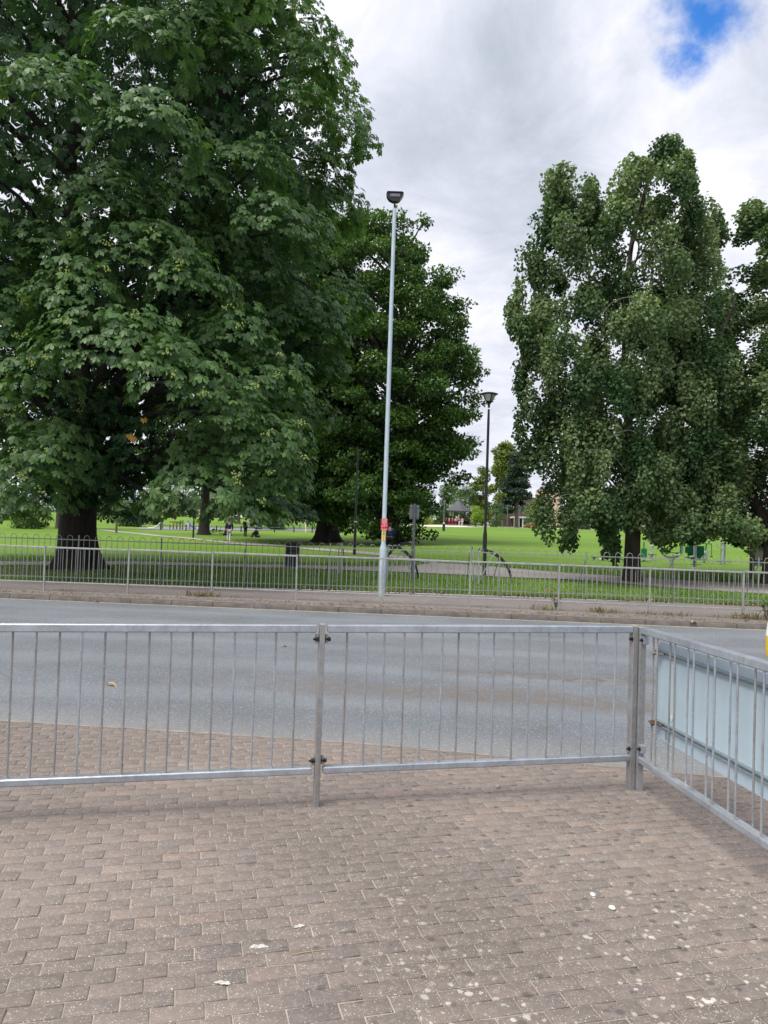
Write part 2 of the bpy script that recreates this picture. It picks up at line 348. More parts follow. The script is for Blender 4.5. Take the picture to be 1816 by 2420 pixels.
def rough_res(pts, n):      # resample a polyline
    pts = np.array(pts, float); d = np.r_[0, np.cumsum(np.linalg.norm(np.diff(pts, axis=0), axis=1))]
    t = np.linspace(0, d[-1], n); return np.stack([np.interp(t, d, pts[:, i]) for i in range(pts.shape[1])], 1)
def spline(pts, n=12):
    pts = [np.array(p, float) for p in pts]; P = [pts[0]*2-pts[1]]+pts+[pts[-1]*2-pts[-2]]; out = []
    for i in range(1, len(P)-2):
        for k in range(n):
            t = k/n; a, b, c, d = P[i-1], P[i], P[i+1], P[i+2]
            out.append(.5*((2*b)+(-a+c)*t+(2*a-5*b+4*c-d)*t*t+(-a+3*b-3*c+d)*t**3))
    return out+[pts[-1]]

# ================================================================== GROUND
def grid_sheet(name, rows, mat, attr=None):   # rows: list of list of points
    V = np.array(rows); a, b = V.shape[:2]; idx = np.arange(a*b).reshape(a, b)
    F = np.stack([idx[:-1, :-1], idx[:-1, 1:], idx[1:, 1:], idx[1:, :-1]], -1).reshape(-1, 4)
    o = bigmesh(name, V.reshape(-1, 3), F, mat, kind='structure', smooth=True)
    if attr is not None:
        at_ = o.data.attributes.new('bare', 'FLOAT', 'POINT'); at_.data.foreach_set('value', np.array(attr, dtype=np.float32).ravel())
    return o
xs = np.r_[np.linspace(-80, -8, 25), np.linspace(-7.5, 7.5, 61), np.linspace(8, 80, 25)]
# near paving bed (sand showing in the joints) and the blocks
rows = [[(x, -12+(near_edge(x)-.02+12)*t, -.0050) for x in xs] for t in np.linspace(0, 1, 30)]
grid_sheet('paving_bed', rows, 'sand')
al = math.atan2(.5, 2.0); u2 = np.array([math.cos(al), math.sin(al)]); v2 = np.array([-math.sin(al), math.cos(al)])
bl, bw = .1765, .0882
V, F, tint = [], [], []
for j in range(-70, 110):
    for i in range(-70, 70):
        c = u2*((i+.5*(j % 2))*bl+.02*math.sin(j*.9)) + v2*(j*bw)
        if abs(c[0]) > 6.2 or c[1] < -1.2 or c[1] > near_edge(c[0])+.05: continue
        hl, hw = (bl-.005-R_.random()*.003)/2, (bw-.0045-R_.random()*.0025)/2
        w = .25*math.sin(c[0]*1.7+c[1]*2.1)+.25*math.sin(c[0]*.9-c[1]*1.3)
        dz = R_.gauss(0, .0008)+w*.001-(.0015 if R_.random() < .04 else 0); ta, tb = R_.gauss(0, .008), R_.gauss(0, .012); ro = R_.gauss(0, .012)
        cu, su = math.cos(ro), math.sin(ro); uu = u2*cu+v2*su; vv = v2*cu-u2*su; o = len(V)
        for (kx, ky, z) in ((hl, hw, -.02), (hl, hw, -.0022), (hl-.0028, hw-.0028, 0)):
            for sx, sy in ((-1, -1), (1, -1), (1, 1), (-1, 1)):
                p = c+uu*sx*kx+vv*sy*ky; y = min(p[1], near_edge(p[0])-.03)
                V.append((p[0], y, z+dz+sx*kx*ta+sy*ky*tb))
        for r in (0, 4):
            for k in range(4): F.append((o+r+k, o+r+(k+1) % 4, o+r+4+(k+1) % 4, o+r+4+k))
        F.append((o+8, o+9, o+10, o+11))
        t = min(1, max(0, R_.gauss(.45, .2))); tint += [t]*9
bigmesh('paving_blocks', np.array(V), np.array(F), 'paver', tint=np.array(tint), kind='structure')
rows = [[(x, near_edge(x)+dy, z) for x in xs] for dy, z in ((-.028, -.03), (-.028, -.001), (.022, -.003), (.03, -.012), (.03, -.06))]
grid_sheet('paving_edge', rows, 'edging')
rows = [[(x, near_edge(x)+.02+(kerb_y(x)-near_edge(x)+.03)*t, -.02-.12*t) for x in xs] for t in np.linspace(0, 1, 40)]
grid_sheet('road', rows, 'road')
rows = [[(x, kerb_y(x)+dy, z) for x in xs] for dy, z in ((0, -.2), (.012, -.065), (.03, -.05), (.16, -.046), (.165, -.08))]
grid_sheet('kerb', rows, 'kerb')
rows = [[(x, kerb_y(x)-.09+dy, -.14+.0035+dy*.001+.0012) for x in xs] for dy in (-.03, .03)]
grid_sheet('yellow_line', rows, 'yellow_line')
rows = [[(x, kerb_y(x)+.15+(verge_y(x)-kerb_y(x)-.05)*t, -.05+.05*t-.002) for x in xs] for t in np.linspace(0, 1, 14)]
grid_sheet('pavement', rows, 'footway')
def dirt_w(x): return .52+.12*math.sin(x*1.7)+.1*math.sin(x*4.1)+.07*math.sin(x*9.3)
rows = [[(x, kerb_y(x)+.16+dirt_w(x)*t, -.044+.012*t) for x in np.linspace(-40, 40, 500)] for t in np.linspace(0, 1, 5)]
grid_sheet('kerbside_dirt', rows, 'dirt')
# park
ys = np.r_[0, np.linspace(.15, 16, 60), np.linspace(17, 60, 34), np.linspace(65, 150, 24), np.linspace(170, 580, 12)]
us = np.linspace(-1, 1, 221)
rows, bare = [], []
tA = np.array([-10.1, 25.45])
for dy in ys:
    W = max(55, (20+dy)*1.25); r, bb = [], []
    for u in us:
        x = W*(.45*u+.55*u**3); y = verge_y(x)+dy
        z = float(park_h(x, y))+.02*math.sin(x*.7+1)*math.sin(y*.5)*min(1, dy/4)
        r.append((x, y, z-.0))
        b = .8*math.exp(-dy/.5)+.72*math.exp(-((x-tA[0])**2/22+(y-23.6)**2/4.5))+.5*math.exp(-((x-8.1)**2+(y-24.6)**2)/1.2)
        b += .25*math.exp(-dy/1.6)*(x < -1)
        bb.append(b)
    rows.append(r); bare.append(bb)
grid_sheet('lawn', rows, 'lawn', bare)
def strip(name, A, B, mat, n=60, lift=.018):
    A = rough_res([gnd(*p)[0] for p in A], n); B = rough_res([gnd(*p)[0] for p in B], n)
    rows = []
    for t in np.linspace(0, 1, 5):
        P = A*(1-t)+B*t; rows.append([(p[0], p[1], float(park_h(p[0], p[1]))+lift+.02*math.sin(p[0]*.7+1)*math.sin(p[1]*.5)) for p in P])
    return grid_sheet(name, rows, mat)
pn = [(-350, 1334), (-200, 1336), (100, 1336), (300, 1336), (500, 1339), (690, 1342), (880, 1351), (990, 1355), (1199, 1365), (1340, 1370), (1474, 1380), (1600, 1390), (1816, 1404), (2100, 1425)]
pf = [(-350, 1324), (-200, 1326), (100, 1327), (300, 1328), (500, 1333), (690, 1335), (880, 1341), (985, 1338), (1030, 1331), (1185, 1341), (1340, 1354), (1474, 1364), (1600, 1372), (1816, 1382), (2100, 1398)]
strip('park_path', pn, pf, 'park_path', 90)
dl = [(230, 1252.5), (315, 1262), (380, 1268), (459, 1275), (541, 1285), (640, 1290.5), (791, 1303.5), (899, 1314), (960, 1322), (1020, 1333)]
du = [(230, 1250), (315, 1259), (380, 1265), (459, 1272), (541, 1281), (640, 1287), (791, 1299), (899, 1308), (960, 1315), (1040, 1330)]
strip('diagonal_path', dl, du, 'park_path', 70, .022)
strip('playground_surface', [(330, 1252), (500, 1254), (650, 1254), (780, 1256)], [(330, 1246.5), (500, 1247), (650, 1249), (780, 1251)], 'tarmac', 20, .03)
strip('gazebo_path', [(930, 1243.5), (1000, 1245), (1150, 1247), (1300, 1250), (1420, 1253)], [(930, 1240.5), (1000, 1241), (1150, 1243), (1300, 1246.5), (1420, 1250)], 'cream', 20, .03)

# ================================================================== NEAR GUARDRAIL
def Z(p, z): return Vector((p[0], p[1], z))
post0 = Vector((-.34, 4.52, 0)); corner = Vector((1.655, 5.0, 0)); dirw = (corner-post0).normalized()
postL = post0-dirw*2.05
frail = thing('guardrail', 'galvanised pedestrian guardrail along the block paving, spanning the near foreground', 'railing', post0)
nrm = Vector((-dirw.y, dirw.x, 0))
def loc(parent, p): return Vector(p)-Vector(parent.location)
def rail_panel(root, a, b, nb, far_first=True, seed=0, m='steel'):
    d = (b-a).normalized(); n = Vector((-d.y, d.x, 0)); a_, b_ = a+d*.032, b-d*.032; rr = random.Random(seed)
    a_ = loc(root, a_); b_ = loc(root, b_)
    MB().bar(Z(a_, 1.026), Z(b_, 1.026), .05, .046, .006).build('top_rail', m, root)
    MB().bar(Z(a_, .205), Z(b_, .205), .05, .040, .006).build('bottom_rail', m, root)
    L = (b-a).length
    for k in range(nb):
        t = (k+1)/(nb+1); p = a_+(b_-a_)*t+n*(.013 if (k+far_first) % 2 else -.013)
        q = p+d*rr.gauss(0, .002); o = n*rr.gauss(0, .001)
        mm = m if rr.random() > .5 else 'steel_old'
        MB().tube([Z(p, .224), Z((p+q)/2+o, .6), Z(q, 1.004)], .0062, 8).build('baluster', mm, root, True)
rail_panel(frail, postL, post0, 16, True, 1); rail_panel(frail, post0, corner, 16, True, 2)
def post(root, p, w, dpt, h, ang, m='steel', base=-.05):
    p = loc(root, p)
    return MB().box((p.x, p.y, (h+base)/2), (w, dpt, h-base), ang, bev=.004).build('post', m, root)
post(frail, post0, .030, .055, 1.055, al, 'steel_old'); post(frail, postL, .030, .055, 1.055, al)
post(frail, corner-dirw*.012, .036, .05, 1.052, al, 'steel_old')
def bolt(root, p, ax, r=.014, l=.032):
    p, ax = loc(root, p), Vector(ax)
    MB().tube([p-ax*l/2, p-ax*l*.1, p-ax*l*.09, p+ax*l/2], [r*.55, r*.55, r, r*.9], 6).build('bolt', 'bolt', root)
for p, sg in ((post0, -1), (post0, 1), (corner, -1), (postL, 1)):
    for z in (.965, .262):
        bolt(frail, p+dirw*sg*.035+nrm*-.012+Vector((0, 0, z)), dirw)
        q = loc(frail, p+dirw*sg*.03); MB().box((q.x, q.y, z), (.016, .03, .05), al, bev=.002).build('bracket', 'steel_old', frail)
rr0 = Vector((1.690, 4.985, 0)); rr1 = Vector((1.915, 2.985, 0)); rd = (rr1-rr0).normalized(); rang = math.atan2(rd.y, rd.x)
rrail = thing('guardrail', 'galvanised guardrail turning back from the corner post, carrying a grey sign back', 'railing', rr0)
post(rrail, rr0, .05, .042, 1.045, rang, 'steel_old'); post(rrail, rr1, .03, .055, 1.055, rang)
rail_panel(rrail, rr0, rr1, 17, True, 3)
rn = Vector((-rd.y, rd.x, 0))      # points to the outer (road) side
if rn.x < 0: rn = -rn
for z in (.965, .275):
    bolt(rrail, rr0+rd*.05-rn*.02+Vector((0, 0, z)), rn); q = loc(rrail, rr0+rd*.045); MB().box((q.x, q.y, z), (.04, .035, .05), rang, bev=.002).build('bracket', 'steel', rrail)
# sign seen from behind
sg = rr0+rd*.09+rn*.062
sroot = thing('road_sign', 'blue-grey back of a wide road sign clipped outside the guardrail', 'sign', (sg.x, sg.y, 0))
def rrect(x0, y0, x1, y1, r, n=6):
    out = []
    for cx, cy, a0 in ((x1-r, y0+r, -90), (x1-r, y1-r, 0), (x0+r, y1-r, 90), (x0+r, y0+r, 180)):
        for k in range(n+1):
            a = math.radians(a0+90*k/n); out.append((cx+r*math.cos(a), cy+r*math.sin(a)))
    return out
up = Vector((0, 0, 1))
MB().plate(rrect(0, .37, 1.9, .975, .09), .004, (0, 0, 0), rd, up).build('panel', 'sign_back', sroot)
for z in (.905, .468):
    b = MB()
    for dz in (-.011, .011): b.bar(Z(-rn*.012+rd*.02, z+dz), Z(-rn*.012+rd*1.88, z+dz), .016, .008, .001)
    b.bar(Z(-rn*.005+rd*.02, z), Z(-rn*.005+rd*1.88, z), .006, .036, .001)
    b.build('channel', 'channel', sroot)
    c = -rn*.045+rd*.065
    MB().tube([Z(c-rd*.02+rn*.02, z), Z(c-rd*.022-rn*.018, z+.004), Z(c+rd*.02-rn*.022, z), Z(c+rd*.026+rn*.015, z-.003), Z(c+rd*.06+rn*.03, z-.004)], .007, 6).box(Z(c+rn*.0, z), (.02, .03, .03), rang).build('clip', 'rusty' if z < .6 else 'steel_old', sroot)
MB().box(Z(rd*.17-rn*.004, .428), (.06, .002, .085), rang).build('patch', 'channel', sroot)
mx = Matrix.Translation(Z(rd*.205-rn*.006, .53)) @ Matrix((rd, up, -rn)).transposed().to_4x4()
text('number', '19', .052, 'white', sroot, mx)
# yellow and white bollard at the frame's edge
yb = at(1871, 1500, 5.4)
yr = thing('bollard', 'yellow traffic bollard with white shoulder behind the guardrail by the road', 'bollard', (yb[0], yb[1], 0))
MB().lathe((0, 0, 0), [(.14, -.02), (.14, .02), (.05, .05), (.05, .80)], 20).build('stem', 'grey', yr, True)
MB().lathe((0, 0, 0), [(.05, .79), (.15, .80), (.165, .84), (.162, .96)], 24).build('body', 'yellow', yr, True)
MB().lathe((0, 0, 0), [(.163, .96), (.15, 1.06), (.13, 1.12), (.05, 1.15)], 24).build('shoulder', 'white', yr, True)

# ================================================================== FAR GUARDRAIL
gx = [0.02]
def step(x, fn, L):
    x2 = x+L
    for _ in range(4): x2 = x+L*(x2-x)/math.hypot(x2-x, fn(x2)-fn(x))
    return x2
xs_r = [.02]
for _ in range(6): xs_r.append(step(xs_r[-1], rail_y, 2.0))
xl = .02
for _ in range(6): xl = step(xl, rail_y, -2.0); xs_r.insert(0, xl)
fr = thing('guardrail', 'long grey guardrail beyond the road at the far kerb', 'railing', (0, 17.8, 0))
for i, x in enumerate(xs_r):
    y = rail_y(x); z0 = gz(x, y); p = Vector((x, y-17.8, z0))
    lean = R_.gauss(0, .008)
    MB().bar(p+Vector((0, 0, -.05)), p+Vector((lean, 0, 1.05)), .05, .036, .004, up=(1, 0, 0)).build('post', 'steel_far', fr)
    if i+1 < len(xs_r):
        x2 = xs_r[i+1]; q = Vector((x2, rail_y(x2)-17.8, gz(x2, rail_y(x2)))); d = (q-p).normalized(); n = Vector((-d.y, d.x, 0))
        sag = R_.gauss(0, .006)
        m = MB()
        for k in range(18):
            t = (k+1)/19; c = p+(q-p)*t+n*(.012 if k % 2 else -.012)
            m.tube([c+Vector((0, 0, .2)), c+Vector((R_.gauss(0, .004), 0, 1.0))], .0058, 5)
        pa = m.build('baluster_panel', 'steel_far', fr, True)
        MB().bar(p+d*.03+Vector((0, 0, 1.02+sag)), q-d*.03+Vector((0, 0, 1.02+R_.gauss(0, .006))), .04, .04, .005).build('top_rail', 'steel_far', pa)
        MB().bar(p+d*.03+Vector((0, 0, .20)), q-d*.03+Vector((0, 0, .20)), .04, .03, .004).build('bottom_rail', 'steel_far', pa)
# hoop-top fence
PXH = [-16, 184, 382, 580, 781, 980, 1182, 1387, 1591, 1794, 1998]
hf = thing('hoop_fence', 'low bow-top metal park fence between pavement and lawn', 'fence', (0, 20.7, 0))
HX = []
for px in PXH:
    d = 20.6
    for _ in range(6): p = at(px, 1320, d); d = d+(fence_y(p[0])-p[1])
    HX.append(p[0])
HX = [HX[0]-2.28]+HX+[HX[-1]+2.28]
for i, x in enumerate(HX):
    y = fence_y(x); z = float(park_h(x, y)); p = Vector((x, y-20.7, z))
    pm = MB(); pm.bar(p+Vector((0, 0, -.05)), p+Vector((R_.gauss(0, .012), 0, 1.24)), .035, .03, .003, up=(1, 0, 0))
    po = pm.build('post', 'steel_hoop' if i % 3 else 'post', hf)
    if x > -6: MB().tube([p+Vector((-.02, .03, 1.0)), p+Vector((-.10, .32, .45)), p+Vector((-.14, .55, -.02))], .011, 6).build('stay', 'post', po)
    if i+1 < len(HX):
        x2 = HX[i+1]; q = Vector((x2, fence_y(x2)-20.7, float(park_h(x2, fence_y(x2))))); L = (q-p).length; d = (q-p).normalized()
        m = MB(); pitch = L/15
        for h in range(7):
            c0 = p+d*pitch*(1+2*h)-d*pitch*.0; c1 = c0+d*pitch
            pts = [c0+Vector((0, 0, .05)), c0+Vector((0, 0, 1.14))]
            for k in range(1, 8):
                a = PI-PI*k/8; mid = (c0+c1)/2
                pts.append(mid+d*math.cos(a)*pitch/2+Vector((0, 0, 1.14+math.sin(a)*.095)))
            pts += [c1+Vector((0, 0, 1.14)), c1+Vector((0, 0, .05))]
            m.tube(pts, .0075, 5)
        pa = m.build('hoop_panel', 'steel_hoop', hf, True)
        MB().bar(p+Vector((0, 0, 1.115)), q+Vector((0, 0, 1.115)), .012, .028, .002).build('top_rail', 'steel_hoop', pa)
        MB().bar(p+Vector((0, 0, .10)), q+Vector((0, 0, .10)), .012, .028, .002).build('bottom_rail', 'steel_hoop', pa)

# ================================================================== STREET LAMP
b0 = at(903, 1398, 19.5); lx, ly = b0[0], b0[1]
lamp = thing('street_lamp', 'tall pale blue-grey street lamp with a dark lantern and red notice on its column', 'street lamp', (lx, ly, 0))
MB().lathe((0, 0, 0), [(.092, -.05), (.092, 1.16), (.088, 1.2), (.056, 1.32), (.055, 5), (.046, 9.88), (.046, 9.92)], 20).build('column', 'column', lamp, True)
MB().box((0, -.088, .55), (.09, .012, .5), bev=.003).build('access_door', 'column', lamp)
MB().lathe((0, 0, 0), [(.024, 9.9), (.024, 10.07), (.04, 10.09)], 12).build('spigot', 'lantern', lamp, True)
prof = []
ol = [(-.21, .23), (-.22, .19), (-.205, .12), (-.15, .045), (-.06, .0), (.07, .0), (.13, .04), (.19, .13), (.225, .21), (.22, .235)]
MB().plate(ol, .17, (0, -.02, 10.07), (1, 0, 0), (0, 0, 1)).box((0, -.02, 10.305), (.40, .22, .02), bev=.006).build('lantern', 'lantern', lamp)
MB().box((.0, -.11, 10.22), (.26, .012, .075), bev=.003).build('lens', 'post', lamp)
def zl(py, d=19.4): return 1.6-(py-1258)*d/FPX
z1, z0 = zl(1225.5), zl(1252.5)
sr = thing('notice', 'red notice plate with rows of white lettering strapped to the street lamp', 'sign', (lx, ly-.064, (z0+z1)/2))
MB().plate(rrect(-.088, -.145, .088, .145, .008, 3), .006, (.004, 0, 0), (1, 0, 0), (0, 0, 1)).build('plate', 'red', sr)
lt = MB()
for zz, w, h in ((.128, .066, .009), (.108, .06, .008), (.088, .068, .010), (.062, .056, .013), (.038, .064, .006), (.026, .05, .006), (.012, .062, .006), (-.016, .03, .012), (-.05, .013, .03), (-.125, .068, .014)):
    n = max(2, int(w/.012)); 
    for k in range(n): lt.box((-w+2*w*(k+.5)/n+.004, -.0045, zz), (2*w/n*.7, .002, h))
lt.build('lettering', 'white', sr); MB().box((.062, -.0045, -.03), (.03, .002, .045)).box((-.05, -.0045, -.05), (.03, .002, .05)).build('pictogram', 'pinkcloth', sr)
tg = thing('number_plate', 'yellow vertical number strip under the red notice', 'sign', (lx, ly-.061, zl(1265)))
MB().plate(rrect(-.036, -.135, .036, .135, .005, 2), .004, (0, 0, 0), (1, 0, 0), (0, 0, 1)).build('plate', 'yellow', tg)
for s_, dz in (('2', .095), ('6', .03), ('-', -.022), ('1', -.085)):
    text('numeral', s_, .078, 'black', tg, Matrix.Translation((0, -.004, dz)) @ Matrix.Rotation(PI/2, 4, 'X'))

# ================================================================== PARK LANTERN POSTS
def park_lamp(px, py, hpx_top, label, copy=None):
    p, d = gnd(px, py); H = (py-hpx_top)*d/FPX
    r = thing('park_lamp', label, 'street lamp', p, .3)
    k = H/6.1
    MB().lathe((0, 0, 0), [(.068, -.05), (.068, 1.35), (.062, 1.40), (.046, 1.5), (.042, 5.2*k), (.034, 5.55*k)], 14).build('post', 'blackpaint', r, True)
    zt = H-.34
    MB().lathe((0, 0, zt-.16), [(.036, 0), (.04, .12), (.10, .22), (.06, .23)], 16).build('socket', 'lantern', r, True)
    MB().lathe((0, 0, zt), [(.09, .06), (.18, .27), (.17, .275)], 20).build('diffuser', 'glass', r, True)
    arms = MB()
    for a in (0, PI/2, PI, 3*PI/2):
        ca, sa = math.cos(a), math.sin(a)
        arms.tube([(ca*.05, sa*.05, zt-.02), (ca*.12, sa*.12, zt+.08), (ca*.21, sa*.21, zt+.25), (ca*.25, sa*.25, zt+.30)], .016, 6)
    arms.build('arms', 'lantern', r, True)
    MB().lathe((0, 0, zt), [(.1, .27), (.29, .285), (.30, .30), (.20, .335), (.02, .35)], 24).build('canopy', 'lantern', r, True)
    return r
park_lamp(1144, 1361, 926, 'black park lantern post between the leafy oak and the lime tree')
p, d = gnd(838, 1311)
r = thing('lamp_pole', 'black pole with a white band under the chestnut canopy, left of the street lamp', 'pole', p); k = d/FPX
MB().lathe((0, 0, 0), [(.075, -.05), (.075, 60*k), (.05, 64*k), (.035, 250*k)], 12).build('shaft', 'blackpaint', r, True)
MB().lathe((0, 0, 77*k), [(.055, 0), (.055, 2.5*k)], 12).build('band', 'white', r, True)
# slim lamp pole left
p, d = gnd(457, 1271)
r = thing('lamp_pole', 'slim dark pole beside the distant tree trunk near the playground', 'pole', p)
MB().lathe((0, 0, 0), [(.07, -.05), (.07, 1.2), (.05, 1.3), (.045, 5.5)], 10).build('shaft', 'blackpaint', r, True)
MB().lathe((0, 0, 5.5), [(.05, 0), (.22, .22), (.26, .26), (.1, .32)], 12).build('lantern', 'lantern', r, True)

# sign on grey pole seen from behind
p, d = gnd(975, 1369); k = d/FPX
r = thing('sign_post', 'grey sign post seen from behind, two plates either side of its pole', 'sign', p)
MB().tube([(0, 0, -.05), (0, 0, (1369-1190)*k)], .045, 14).build('pole', 'post', r, True)
for sx in (-1, 1):
    MB().plate(rrect(-.055, -.22, .055, .22, .02, 4), .006, (sx*.095, .06, (1369-1210)*k), (1, 0, 0), (0, 0, 1)).build('plate', 'grey', r)
MB().box((0, .05, (1369-1198)*k), (.3, .02, .03)).box((0, .05, (1369-1222)*k), (.3, .02, .03)).build('bracket', 'grey', r)

# cycle stands: black curved band on galvanised hoops
def band(m, pts, w, t, n):     # flat band swept along pts, n = width axis
    n = Vector(n); pts = [Vector(p) for p in pts]; vs, fs = [], []
    for i, p in enumerate(pts):
        tt = (pts[min(i+1, len(pts)-1)]-pts[max(i-1, 0)]).normalized(); b = tt.cross(n).normalized()
        wi = w[i] if hasattr(w, '__len__') else w
        for a, c in ((-1, -1), (1, -1), (1, 1), (-1, 1)): vs.append(p+n*a*t/2+b*c*wi/2)
    for i in range(len(pts)-1):
        for k in range(4): fs.append((i*4+k, i*4+(k+1) % 4, i*4+4+(k+1) % 4, i*4+4+k))
    fs += [(3, 2, 1, 0), tuple((len(pts)-1)*4+k for k in range(4))]
    m.add(vs, fs)
def cycle_stand(px, py, k, rz, label, mirror=1):
    p, d = gnd(px, py)
    r = thing('cycle_stand', label, 'bike rack', p, rz, 'curved cycle stands on the lawn')
    m = MB(); pts = []
    for i in range(15):
        a = math.radians(92-88*i/14); pts.append((mirror*(1.0*math.cos(a)), 0, -.02+1.05*math.sin(a)))
    band(m, pts, [.06+.04*math.sin(PI*min(1, i/14+.1)) for i in range(15)], .014, (0, 1, 0))
    m.build('band', 'blackpaint', r)
    MB().tube([(0, -.05, 0), (-.01*mirror, -.05, .9), (.01*mirror, -.05, 1.0), (.06*mirror, -.02, 1.05)], .021, 8).tube([(0, .05, 0), (-.01*mirror, .05, .9), (.02*mirror, .03, 1.02)], .021, 8).build('hoop', 'steel_far', r, True)
    MB().tube([(.45*mirror, 0, .93), (.1*mirror, .02, .25), (.02*mirror, .02, .05)], .018, 8).build('strut', 'steel_far', r, True)
    for t in (.04, .45): MB().tube([(mirror*(.1 if t < .1 else .47), -.03, 1.02 if t < .1 else .92), (mirror*(.1 if t < .1 else .47), .03, 1.02 if t < .1 else .92)], .016, 8).build('rivet', 'white', r, True)
    return r
cycle_stand(1131, 1380, 1, 0, 'black curved cycle stand just beyond the black park lantern post, right of it')
cycle_stand(915, 1366, 1, -.25, 'black curved cycle stand dropping beside the street lamp base')
s_ = cycle_stand(972, 1352, 1, .25, 'black curved cycle stand in front of the grey sign post', -1)
cycle_stand(1114, 1374, 1, PI/2, 'cycle stand seen edge-on left of the black park lantern post')
cycle_stand(803, 1358, 1, PI/2-.1, 'cycle stand seen edge-on on the grass between the bin and street lamp')

# ================================================================== BIN
p, d = gnd(691, 1339); k = d/FPX
r = thing('litter_bin', 'black park litter bin with open slots and a small pale label', 'litter bin', p)
w, h = 30*k, 57*k
b = MB(); b.box((0, 0, .02+h*.31), (w, w*.9, h*.60), bev=.015); b.build('body', 'bindark', r)
b = MB()
for sx in (-1, 1):
    for sy in (-1, 1): b.box((sx*(w/2-.03), sy*(w*.45-.03), h*.76), (.05, .05, h*.3))
b.box((0, 0, h*.76), (w*.7, w*.6, h*.28)); b.build('frame', 'bindark', r)
MB().box((0, 0, h*.94), (w*1.04, w*.95, h*.08), bev=.02).box((0, 0, h*.99), (w*.7, w*.7, h*.035), bev=.015).build('lid', 'bindark', r)
MB().box((0, -w*.455, h*.72), (w*.75, .01, .03)).box((0, -w*.455, h*.60), (w*.9, .012, .018)).build('slot_trim', 'brownwood', r)
MB().box((.02, -w*.453, h*.5), (w*.35, .006, h*.09)).build('label_plate', 'bingreen', r)

# ================================================================== TREES
def unit(a): return a/np.maximum(np.linalg.norm(a, axis=-1, keepdims=True), 1e-9)
def place_leaves(pos, axis, nrm, size, tv, tf, tint):
    axis = unit(axis); nrm = unit(nrm-axis*(nrm*axis).sum(1, keepdims=True)); side = np.cross(axis, nrm)
    K = len(tv)
    V = pos[:, None, :]+size[:, None, None]*(tv[None, :, 0:1]*side[:, None, :]+tv[None, :, 1:2]*axis[:, None, :]+tv[None, :, 2:3]*nrm[:, None, :])
    n = len(pos); F = (tf[None]+(np.arange(n)*K)[:, None, None]).reshape(-1, tf.shape[1])
    return V.reshape(-1, 3), F, np.repeat(tint, len(tf))
def palm_template(nl=6, spread=115, droop=.35):
    tv, tf = [], []
    for i in range(nl):
        a = math.radians(-spread+2*spread*i/(nl-1)); L = 1.0-.38*abs(a)/math.radians(spread); w = .215*L+.02
        dx, dy = math.sin(a), math.cos(a); sx, sy = dy, -dx; o = len(tv)
        tv += [(0, 0, 0), (dx*L*.72+sx*w, dy*L*.72+sy*w, -droop*.36), (dx*L, dy*L, -droop*L*.9), (dx*L*.72-sx*w, dy*L*.72-sy*w, -droop*.46)]
        tf.append((o, o+1, o+2, o+3))
    return np.array(tv), np.array(tf)
HEX = (np.array([(0, 0, 0), (.42, .22, .05), (.40, .68, -.03), (0, 1.0, -.12), (-.40, .68, -.0), (-.42, .22, .08)]), np.array([(0, 1, 2, 3), (0, 3, 4, 5)]))
RH = (np.array([(0, 0, 0), (.38, .45, .06), (0, 1, -.1), (-.38, .45, .02)]), np.array([(0, 1, 2, 3)]))
PALM = palm_template()
def sph(n, up_bias=0):
    d = unit(rng.normal(size=(n, 3))); return d
def rot_z(v, a):
    c, s = np.cos(a), np.sin(a); return np.stack([v[..., 0]*c-v[..., 1]*s, v[..., 0]*s+v[..., 1]*c, v[..., 2]], -1)
class Crown:
    def __init__(s): s.V = []; s.F = []; s.T = []; s.n = 0
    def add(s, V, F, T): s.V.append(V); s.F.append(F+s.n); s.T.append(T); s.n += len(V)
    def build(s, name, mat, parent): return bigmesh(name, np.concatenate(s.V), np.concatenate(s.F), mat, parent, np.concatenate(s.T))
def bough_chestnut(cr, c, rad, n, size, tint0, out, tpl=PALM):
    d = sph(int(n*1.9)); d = d[(d[:, 2] > -.35) & ((d*out).sum(1) > -.55)][:n]; n = len(d)
    sh = rng.uniform(.72, 1.04, n)**.6; lump = 1+.13*np.sin(d[:, 0]*5+c[0]*3)+.13*np.sin(d[:, 1]*6+c[2]*5)
    pos = c+d*np.array(rad)*(sh*lump)[:, None]; pos[:, 2] -= .12*rad[0]*(d[:, 0]**2+d[:, 1]**2)
    h = d*np.array([1, 1, .2])+out*.4; h = unit(h)
    axis = h*.75+np.array([0, 0, -.75])+rng.normal(size=(n, 3))*.32
    nr = d*.75+np.array([0, 0, .75])+rng.normal(size=(n, 3))*.28
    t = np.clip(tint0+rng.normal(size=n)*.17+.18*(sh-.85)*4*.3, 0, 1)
    cr.add(*place_leaves(pos, axis, nr, size*rng.uniform(.7, 1.15, n), *tpl, t))
def bough_loose(cr, c, rad, n, size, tint0, tpl=RH, hang=0.2, shell=.5):
    d = sph(n); sh = rng.uniform(shell**3, 1, n)**(1/3)
    lump = 1+.2*np.sin(d[:, 0]*6+c[0]*7)*np.sin(d[:, 2]*5+c[1]*3)
    pos = c+d*np.array(rad)*(sh*lump)[:, None]
    axis = d*.6+np.array([0, 0, -hang])+rng.normal(size=(n, 3))*.55
    nr = d*.5+np.array([0, 0, .6])+rng.normal(size=(n, 3))*.5
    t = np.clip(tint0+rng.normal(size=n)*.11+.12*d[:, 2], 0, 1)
    cr.add(*place_leaves(pos, axis, nr, size*rng.uniform(.65, 1.2, n), *tpl, t))
